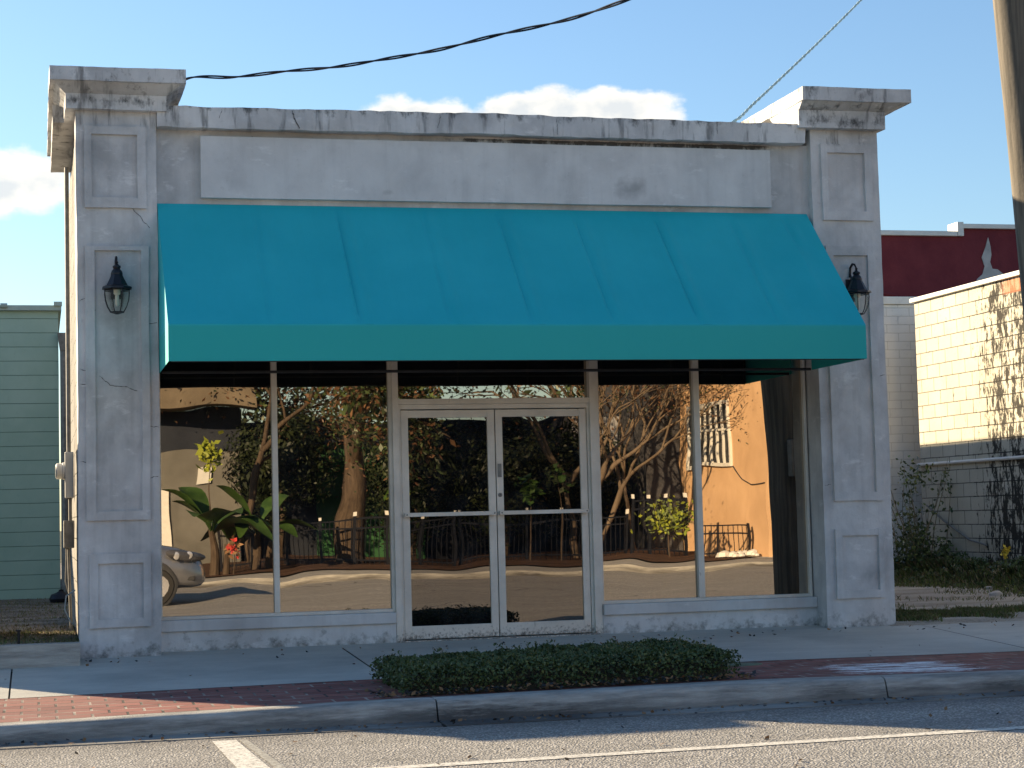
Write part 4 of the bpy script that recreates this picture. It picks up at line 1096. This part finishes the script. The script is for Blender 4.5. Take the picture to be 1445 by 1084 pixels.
MB().box(-12, 5.85, -31, -22.55, 3.305, 4.5).build('recess_shade', M_navy, Q)  # dark wall colour stands in for the shaded recess below the canopy
MB().box(-12, 6.2, -22.6, -21.5, 4.505, 5.6).build('canopy_band', M_tan, Q)
d_ = MB(); d_.box(3.0, 3.9, -22.52, -22.44, -.1, 2.2); d_.build('door', M_white, Q)
mb = MB(); mb.box(4.6, 5.0, -22.5, -22.42, 2.3, 2.85); mb.build('sign_plate', M_trim, Q)
Q = tag(MB().box(6.0, 9.4, -24.2, -23.95, -.1, 3.5).build('garden_wall', M_gwall), 'bright green garden wall reflected behind the big oak trunk', 'wall')
Q.location.x = 2.4

# fence with white tipped pickets
def fence(x0, x1, y, z, h, label, post=2.0, tips=True, along='x', lean=0):
    t = thing('iron_fence', label, 'fence', ((x0+x1)/2, y, z) if along == 'x' else (y, (x0+x1)/2, z), 'black iron fences across the street')
    def bx(mb, u0, u1, v0, v1, a, c, mi=0):
        if along == 'x': mb.box(u0, u1, y+v0, y+v1, a, c, mi)
        else: mb.box(y+v0, y+v1, u0, u1, a, c, mi)
    for za in (.12, h-.30, h-.08): mb = MB(); bx(mb, x0, x1, -.018, .018, z+za, z+za+.04); mb.build('rail', M_black, t)
    mb = MB(); n = int((x1-x0)/.13)
    for i in range(n): u_ = x0+(i+.5)*(x1-x0)/n; bx(mb, u_-.009, u_+.009, -.0085, .0085, z+.04, z+h-.05)
    mb.build('pickets', M_black, t)
    n = int((x1-x0)/post)
    for i in range(n+1):
        u_ = x0+(x1-x0)*i/n; mb = MB(); bx(mb, u_-.035, u_+.035, -.035, .035, z-.1, z+h); 
        if tips: bx(mb, u_-.04, u_+.04, -.04, .04, z+h+.001, z+h+.10, 1)
        mb.build('post', [M_black, M_white], t)
    return t
fence(4.6, 11.0, -16.2, -.08, 1.28, 'black iron fence with white post tips reflected in the second pane from the left', .9)
fence(11.2, 16.0, -16.4, -.08, 1.28, 'black iron fence reflected in the door panes', .9)
fence(16.05, 17.6, -16.0, -.08, 1.62, 'taller black iron fence section reflected in the pane right of the doors', .5)
fence(17.7, 19.1, -15.0, -.08, .85, 'short low iron fence against the orange wall', 1.3, False)
mb = MB()
for i in range(26):
    x, y, s = rgf.uniform(18.2, 19.1), rgf.uniform(-14.9, -13.7), rgf.uniform(.06, .17)
    mb.lathe((x, y, -.1), [(s*.3, 0), (s, s*.3), (s*.8, s), (s*.2, s*1.3)], 7)
tag(mb.build('rock_pile', M_white, smooth=True), 'pile of white rocks at the foot of the orange wall', 'rocks', kind='stuff')

# trees
def limb(mb, p, d, L, r, depth, tips, rg, split=3, droop=.0, spread=.6):
    pts = [p.copy()]; dd = d.normalized(); n = 5; wb = .03 if depth >= 4 and r > .3 else .12
    for i in range(n):
        dd = (dd+Vector((rg.normal(0, wb), rg.normal(0, wb), rg.normal(0, .06)-droop))).normalized()
        pts.append(pts[-1]+dd*(L/n))
    mb.tube(pts, [r*(1-.45*i/n) for i in range(n+1)], 7 if r > .05 else 5)
    if depth == 0 or r < .012: tips.append(pts[-1]); tips.append(pts[-2]); tips.append(pts[-3]); return
    for q in range(split):
        a = rg.uniform(0, 6.28); o_ = dd.orthogonal().normalized(); o_.rotate(Matrix.Rotation(a, 3, dd))
        limb(mb, pts[-1 if q < 2 else -2].copy(), dd+o_*spread*rg.uniform(.6, 1.3), L*rg.uniform(.62, .82), r*.55, depth-1, tips, rg, split, droop, spread)
def tree(name, label, base, trunks, bm, leaf, nleaf, lsize, rg, tipr=.45, depth=4, spread=.6, xmax=99):
    t = thing(name, label, 'tree', base); mb = MB(); tips = []
    for (off, d, L, r) in trunks: limb(mb, Vector(base)+Vector(off), Vector(d), L, r, depth, tips, rg, 3, .0, spread)
    mb.build('trunk', bm, t, smooth=True, sharp=80)
    T_ = np.array([list(p) for p in tips]); idx = rg.integers(0, len(T_), nleaf)
    c = T_[idx]+rg.normal(0, tipr, (nleaf, 3)); c[:, 2] = np.maximum(c[:, 2], 1.9); c[:, 0] = np.where(c[:, 0] > xmax, 2*xmax-c[:, 0], c[:, 0])
    leaf_mesh('crown', c, np.tile([0, .3, .7], (nleaf, 1)), lsize, leaf, t, rg.integers(0, len(leaf), nleaf))
    return t
rg = np.random.default_rng(21)
tree('oak_tree', 'large dark leaved oak with a thick trunk reflected in the second pane', (8.3, -17.2, -.1), [((0, 0, 0), (-.01, .0, 1), 3.6, .46)], M_bark, [M_leaf, M_leaf, M_leafr, M_hedge], 32000, .15, rg, .6, 4, .72, 9.9)
tree('street_tree', 'reddish leaved tree standing before the cream building reflected at far left', (5.9, -19.5, -.1), [((0, 0, 0), (-.03, .05, 1), 3.4, .16)], M_bark, [M_leafr, M_leaf, M_leafr], 16000, .13, rg, .8, 4, .75)
tree('crepe_myrtle', 'multi trunked tan barked tree reflected at the right edge of the doors', (15.1, -17.6, -.1), [((-.2, 0, 0), (-.28, .1, 1), 2.6, .13), ((.05, .1, 0), (-.06, 0, 1), 2.9, .15), ((.2, 0, 0), (.16, .1, 1), 2.7, .13), ((.35, -.1, 0), (.34, -.1, 1), 2.5, .11)], M_bark2, [M_leaf, M_leafr], 6500, .10, rg, .5, 4, .5)
tree('bare_tree', 'nearly bare branching tree reflected across the orange wall', (17.4, -19.8, -.1), [((0, 0, 0), (-.12, .05, 1), 3.0, .08)], M_bark2, [M_leafr, M_leaf], 1200, .09, np.random.default_rng(5), .5, 3, .5)
# tall trees behind the reflected buildings
for i, (x, y, s) in enumerate(((2.5, -36, 1.0), (21.5, -38, 1.0))):
    tree('background_tree', 'tall dark tree rising behind the %s building across the street' % ('cream', 'orange')[i], (x, y, 0), [((0, 0, 0), (0, 0, 1), 4.6, .35)], M_bark, [M_leaf, M_hedge], 9000, .3, rg, .9, 3, .8)

for i, (x, y, zc, rr, lab) in enumerate(((6.9, -21.6, 2.9, 1.5, 'left of the oak trunk'), (10.9, -21.4, 2.3, 1.9, 'behind the left door'), (13.6, -21.0, 2.4, 1.9, 'behind the right door'), (16.2, -21.8, 2.3, 1.7, 'behind the tan multi trunked tree'))):
    t = thing('evergreen_shrub', 'big dark evergreen shrub reflected ' + lab, 'shrub', (x, y, -.1), 'evergreen shrubs across the street')
    mb = MB(); mb.tube([(x, y, -.1), (x+.05, y, 1.2), (x, y, zc)], [.12, .09, .04], 7); mb.build('trunk', M_bark, t)
    q = rgf.normal(0, 1, (9000, 3)); q /= np.linalg.norm(q, axis=1)[:, None]; rad = rgf.uniform(.45, 1.05, 9000)[:, None]
    q = q*rad*np.array([rr, rr*.7, rr*1.05]); q += .25*np.sin(q[:, [1, 2, 0]]*3.1)
    c = q+np.array([x, y, zc]); c[:, 2] = np.maximum(c[:, 2], 0)
    leaf_mesh('crown', c, q, .15, [M_dkleaf, M_leaf], t, rgf.integers(0, 2, 9000), jitter=.6)

# banana clump
def banana(base, n, L, label, rg):
    t = thing('banana_plant', label, 'plant', base, 'banana plants across the street'); b_ = Vector(base)
    mb = MB(); mb.tube([b_, b_+Vector((.02, 0, .6)), b_+Vector((0, 0, 1.1))], [.14, .11, .07], 9); mb.tube([b_+Vector((.3, .1, 0)), b_+Vector((.34, .1, .8))], [.10, .06], 8); mb.build('stem', M_bark, t)
    for q in range(n):
        a = 2*math.pi*q/n+rg.uniform(-.3, .3); ln = L*rg.uniform(.7, 1.1); el_ = rg.uniform(.45, 1.25); mb = MB(); vs = []; K = 10
        for i in range(K+1):
            u_ = i/K; r_ = ln*(u_*math.cos(el_)+.15*u_*u_); h_ = 1.0+ln*(u_*math.sin(el_)-.75*u_**2.2*math.cos(el_)); w = .02 if u_ < .2 else .33*math.sin(math.pi*min(1, (u_-.2)/.8*.93+.05))+.02
            c = b_+Vector((r_*math.cos(a), r_*math.sin(a), h_)); s_ = Vector((-math.sin(a), math.cos(a), 0))
            vs += [c-s_*w+Vector((0, 0, .10*w*4)), c, c+s_*w+Vector((0, 0, .10*w*4))]
        mb.add(vs, [(i*3+j, i*3+j+1, i*3+4+j, i*3+3+j) for i in range(K) for j in range(2)])
        mb.build('leaf', M_banana, t, smooth=True, sharp=80)
    return t
banana((4.25, -14.2, -.1), 9, 2.0, 'broad leaved banana plant with arching leaves reflected above the silver car', rgf)
banana((5.5, -15.0, -.1), 7, 1.9, 'broad leaved banana plant leaning over the iron fence right of the silver car', rgf)
# leafy clumps that catch the sun
def clump(name, c, r, n, sz, m, label, st=True):
    t = thing(name, label, 'plant', (c[0], c[1], -.1)); 
    mb = MB(); mb.tube([(c[0], c[1], -.1), (c[0]+.03, c[1], c[2]*.5), tuple(c)], [.025, .02, .01], 6); mb.build('stem', M_bark, t)
    q = rgf.normal(0, .5, (n, 3))*np.array(r)+np.array(c)
    leaf_mesh('foliage', q, np.tile([0, .8, .3], (n, 1)), sz, m, t, rgf.integers(0, len(m), n))
clump('shrub', (4.55, -18.0, 3.0), (.30, .3, .42), 120, .26, [M_leafy], 'bright yellow green shrub before the cream wall')
clump('shrub', (9.4, -15.9, 1.7), (.22, .2, .42), 60, .3, [M_banana, M_leafy], 'olive leaved shrub beside the oak trunk')
clump('shrub', (13.05, -15.7, 1.9), (.26, .2, .40), 60, .3, [M_banana], 'olive leaved shrub reflected in the right door')
clump('shrub', (13.95, -16.0, 2.3), (.32, .2, .36), 60, .3, [M_banana, M_leaf], 'rounder leafy shrub reflected high in the right door')
clump('shrub', (16.9, -15.4, 1.0), (.7, .3, .45), 420, .14, [M_grass, M_leafy], 'feathery green shrub spilling over the taller fence')
clump('bromeliad', (4.72, -13.6, .55), (.16, .15, .26), 70, .22, [M_red, M_brown], 'red and brown bromeliad under the banana leaves')

# off frame left: unseen low shed, added and sized to cast the sidewalk shadow
NB = thing('shadow_shed', 'low board shed standing on the dirt strip just left of the shop', 'shed', (-1.4, 17.3, .1))
rough_boxes(MB(), [(-2.25, -.53, 17.36, 19.25, .05, 2.2)], .3, .004).build('wall', M_wood, NB)
MB().box(-2.32, -.48, 17.28, 19.32, 2.205, 2.29).build('roof', M_roof, NB, bevel=.01)
MB().box(-1.8, -1.0, 17.32, 17.355, .12, 2.0).build('door', M_dark, NB)

# ------------------------------------------------------------------ silver car beside the camera (seen in the left pane)
m, k, b = mat('silver_paint'); fin(k, b, (0.33, 0.34, 0.37), 0.28, metallic=0.7); b.inputs['Coat Weight'].default_value = .6; M_silver = m
m, k, b = mat('car_glass'); fin(k, b, (0.01, 0.012, 0.014), 0.05, spec=.8); M_cglass = m
m, k, b = mat('headlight_glass'); fin(k, b, (0.75, 0.75, 0.78), 0.08, metallic=.6); M_hl = m
M_hldark = simple('headlight_housing', (0.10, 0.10, 0.11), 0.12, .3)
M_tyre = simple('tyre_rubber', (0.02, 0.02, 0.02), .85)
CR = thing('parked_car', 'silver car with a rounded nose reflected in the lower left of the storefront', 'car', (1.0, -1.6, ROADZ))
cyc, hw = -1.55, .92; xn = 2.95; zg = ROADZ
secs = [  # x, half width, bottom, beltline/hood height, roof height or None
 (xn, .55, .38, .60), (xn-.06, .74, .30, .74), (xn-.20, .84, .26, .88), (xn-.45, .90, .25, .97), (xn-.9, .92, .25, 1.03), (xn-1.25, .92, .25, 1.07), (xn-2.6, .92, .25, 1.06), (xn-3.9, .92, .27, 1.08), (xn-4.35, .88, .30, 1.02), (xn-4.55, .74, .36, .84)]
vs = []; NS = 20
for (x, w, zb0, zt0) in secs:
    for j in range(NS):
        a = 2*math.pi*j/NS; cx_ = math.copysign(abs(math.cos(a))**.45, math.cos(a)); sz_ = math.copysign(abs(math.sin(a))**.5, math.sin(a))
        vs.append((x, cyc+w*cx_, zg+(zb0+zt0)/2+(zt0-zb0)/2*sz_))
fs = [(i*NS+j, i*NS+(j+1) % NS, (i+1)*NS+(j+1) % NS, (i+1)*NS+j) for i in range(len(secs)-1) for j in range(NS)]
fs += [tuple(range(NS)), tuple((len(secs)-1)*NS+j for j in range(NS))]
o = MB().add(vs, fs).build('body', M_silver, CR, smooth=True, sharp=50)
mb = MB(); vs = []
for (x, w, z) in ((xn-1.15, .84, 1.03), (xn-1.75, .70, 1.50), (xn-3.3, .70, 1.54), (xn-4.1, .80, 1.03)): vs += [(x, cyc-w, zg+z), (x, cyc+w, zg+z)]
mb.add(vs, [(0, 1, 3, 2), (2, 3, 5, 4), (4, 5, 7, 6), (0, 2, 4, 6), (1, 7, 5, 3), (0, 6, 7, 1)], 0)
mb.build('cabin', M_silver, CR, bevel=.05)
mb = MB()
for s_ in (-1, 1): mb.add([(xn-1.35, cyc+s_*.835, zg+1.08), (xn-1.82, cyc+s_*.722, zg+1.44), (xn-3.25, cyc+s_*.722, zg+1.47), (xn-3.9, cyc+s_*.815, zg+1.08)], [(0, 1, 2, 3)])
mb.add([(xn-1.19, cyc-.74, zg+1.09), (xn-1.19, cyc+.74, zg+1.09), (xn-1.66, cyc+.64, zg+1.46), (xn-1.66, cyc-.64, zg+1.46)], [(0, 1, 2, 3)])
mb.build('windows', M_cglass, CR)
for s_ in (-1, 1):
    mb = MB(); mb.lathe((0, 0, 0), [(.02, -.10), (.7, -.07), (1.0, 0), (.7, .07), (.02, .10)], 18, sx=.36, sy=.085)
    rot = Matrix.Rotation(-s_*.28, 3, 'Z') @ Matrix.Rotation(R(90), 3, 'X') @ Matrix.Rotation(R(-8), 3, 'Z')
    mb.v = [tuple(Vector((xn-.36, cyc+s_*.865, zg+.83)) + rot @ Vector(v)) for v in mb.v]
    hl_ = mb.build('headlight', M_hldark, CR, smooth=True)
    m2 = MB()
    for dx in (-.13, .09):
        m2 = MB(); m2.lathe((xn-.36+dx, cyc+s_*(.915-dx*.28), zg+.835), [(.055, -.04), (.057, .03), (.03, .04)], 14, axis='y')
        m2.build('lens', M_hl, hl_, smooth=True)
    MB().box(xn-.34, xn-.16, cyc+s_*.80-.06, cyc+s_*.80+.045, zg+.42, zg+.52).build('fog_lamp_recess', M_dark, CR, bevel=.02)
    for xw in (xn-.85, xn-3.65):
        m2 = MB(); m2.lathe((xw, cyc+s_*.86, zg+.36), [(.30, -.06), (.40, -.06), (.40, .045), (.36, .062), (.30, .05)], 28, axis='y'); m2.build('wheel_arch', M_dark, CR, smooth=True)
MB().box(xn-.04, xn+.012, cyc-.42, cyc+.42, zg+.44, zg+.56).build('grille', M_dark, CR, bevel=.02)
for xw in (xn-.85, xn-3.65):
    for s_ in (-1, 1):
        w = MB(); w.lathe((xw, cyc+s_*.83, zg+.335), [(.20, -.11), (.31, -.11), (.335, -.08), (.335, .08), (.31, .11), (.20, .11)], 24, axis='y'); o = w.build('wheel', M_tyre, CR, smooth=True)
        r_ = MB(); r_.lathe((xw, cyc+s_*.83, zg+.335), [(.05, s_*.10), (.19, s_*.085), (.215, s_*.114)], 12, axis='y'); r_.build('rim', M_hl, o)
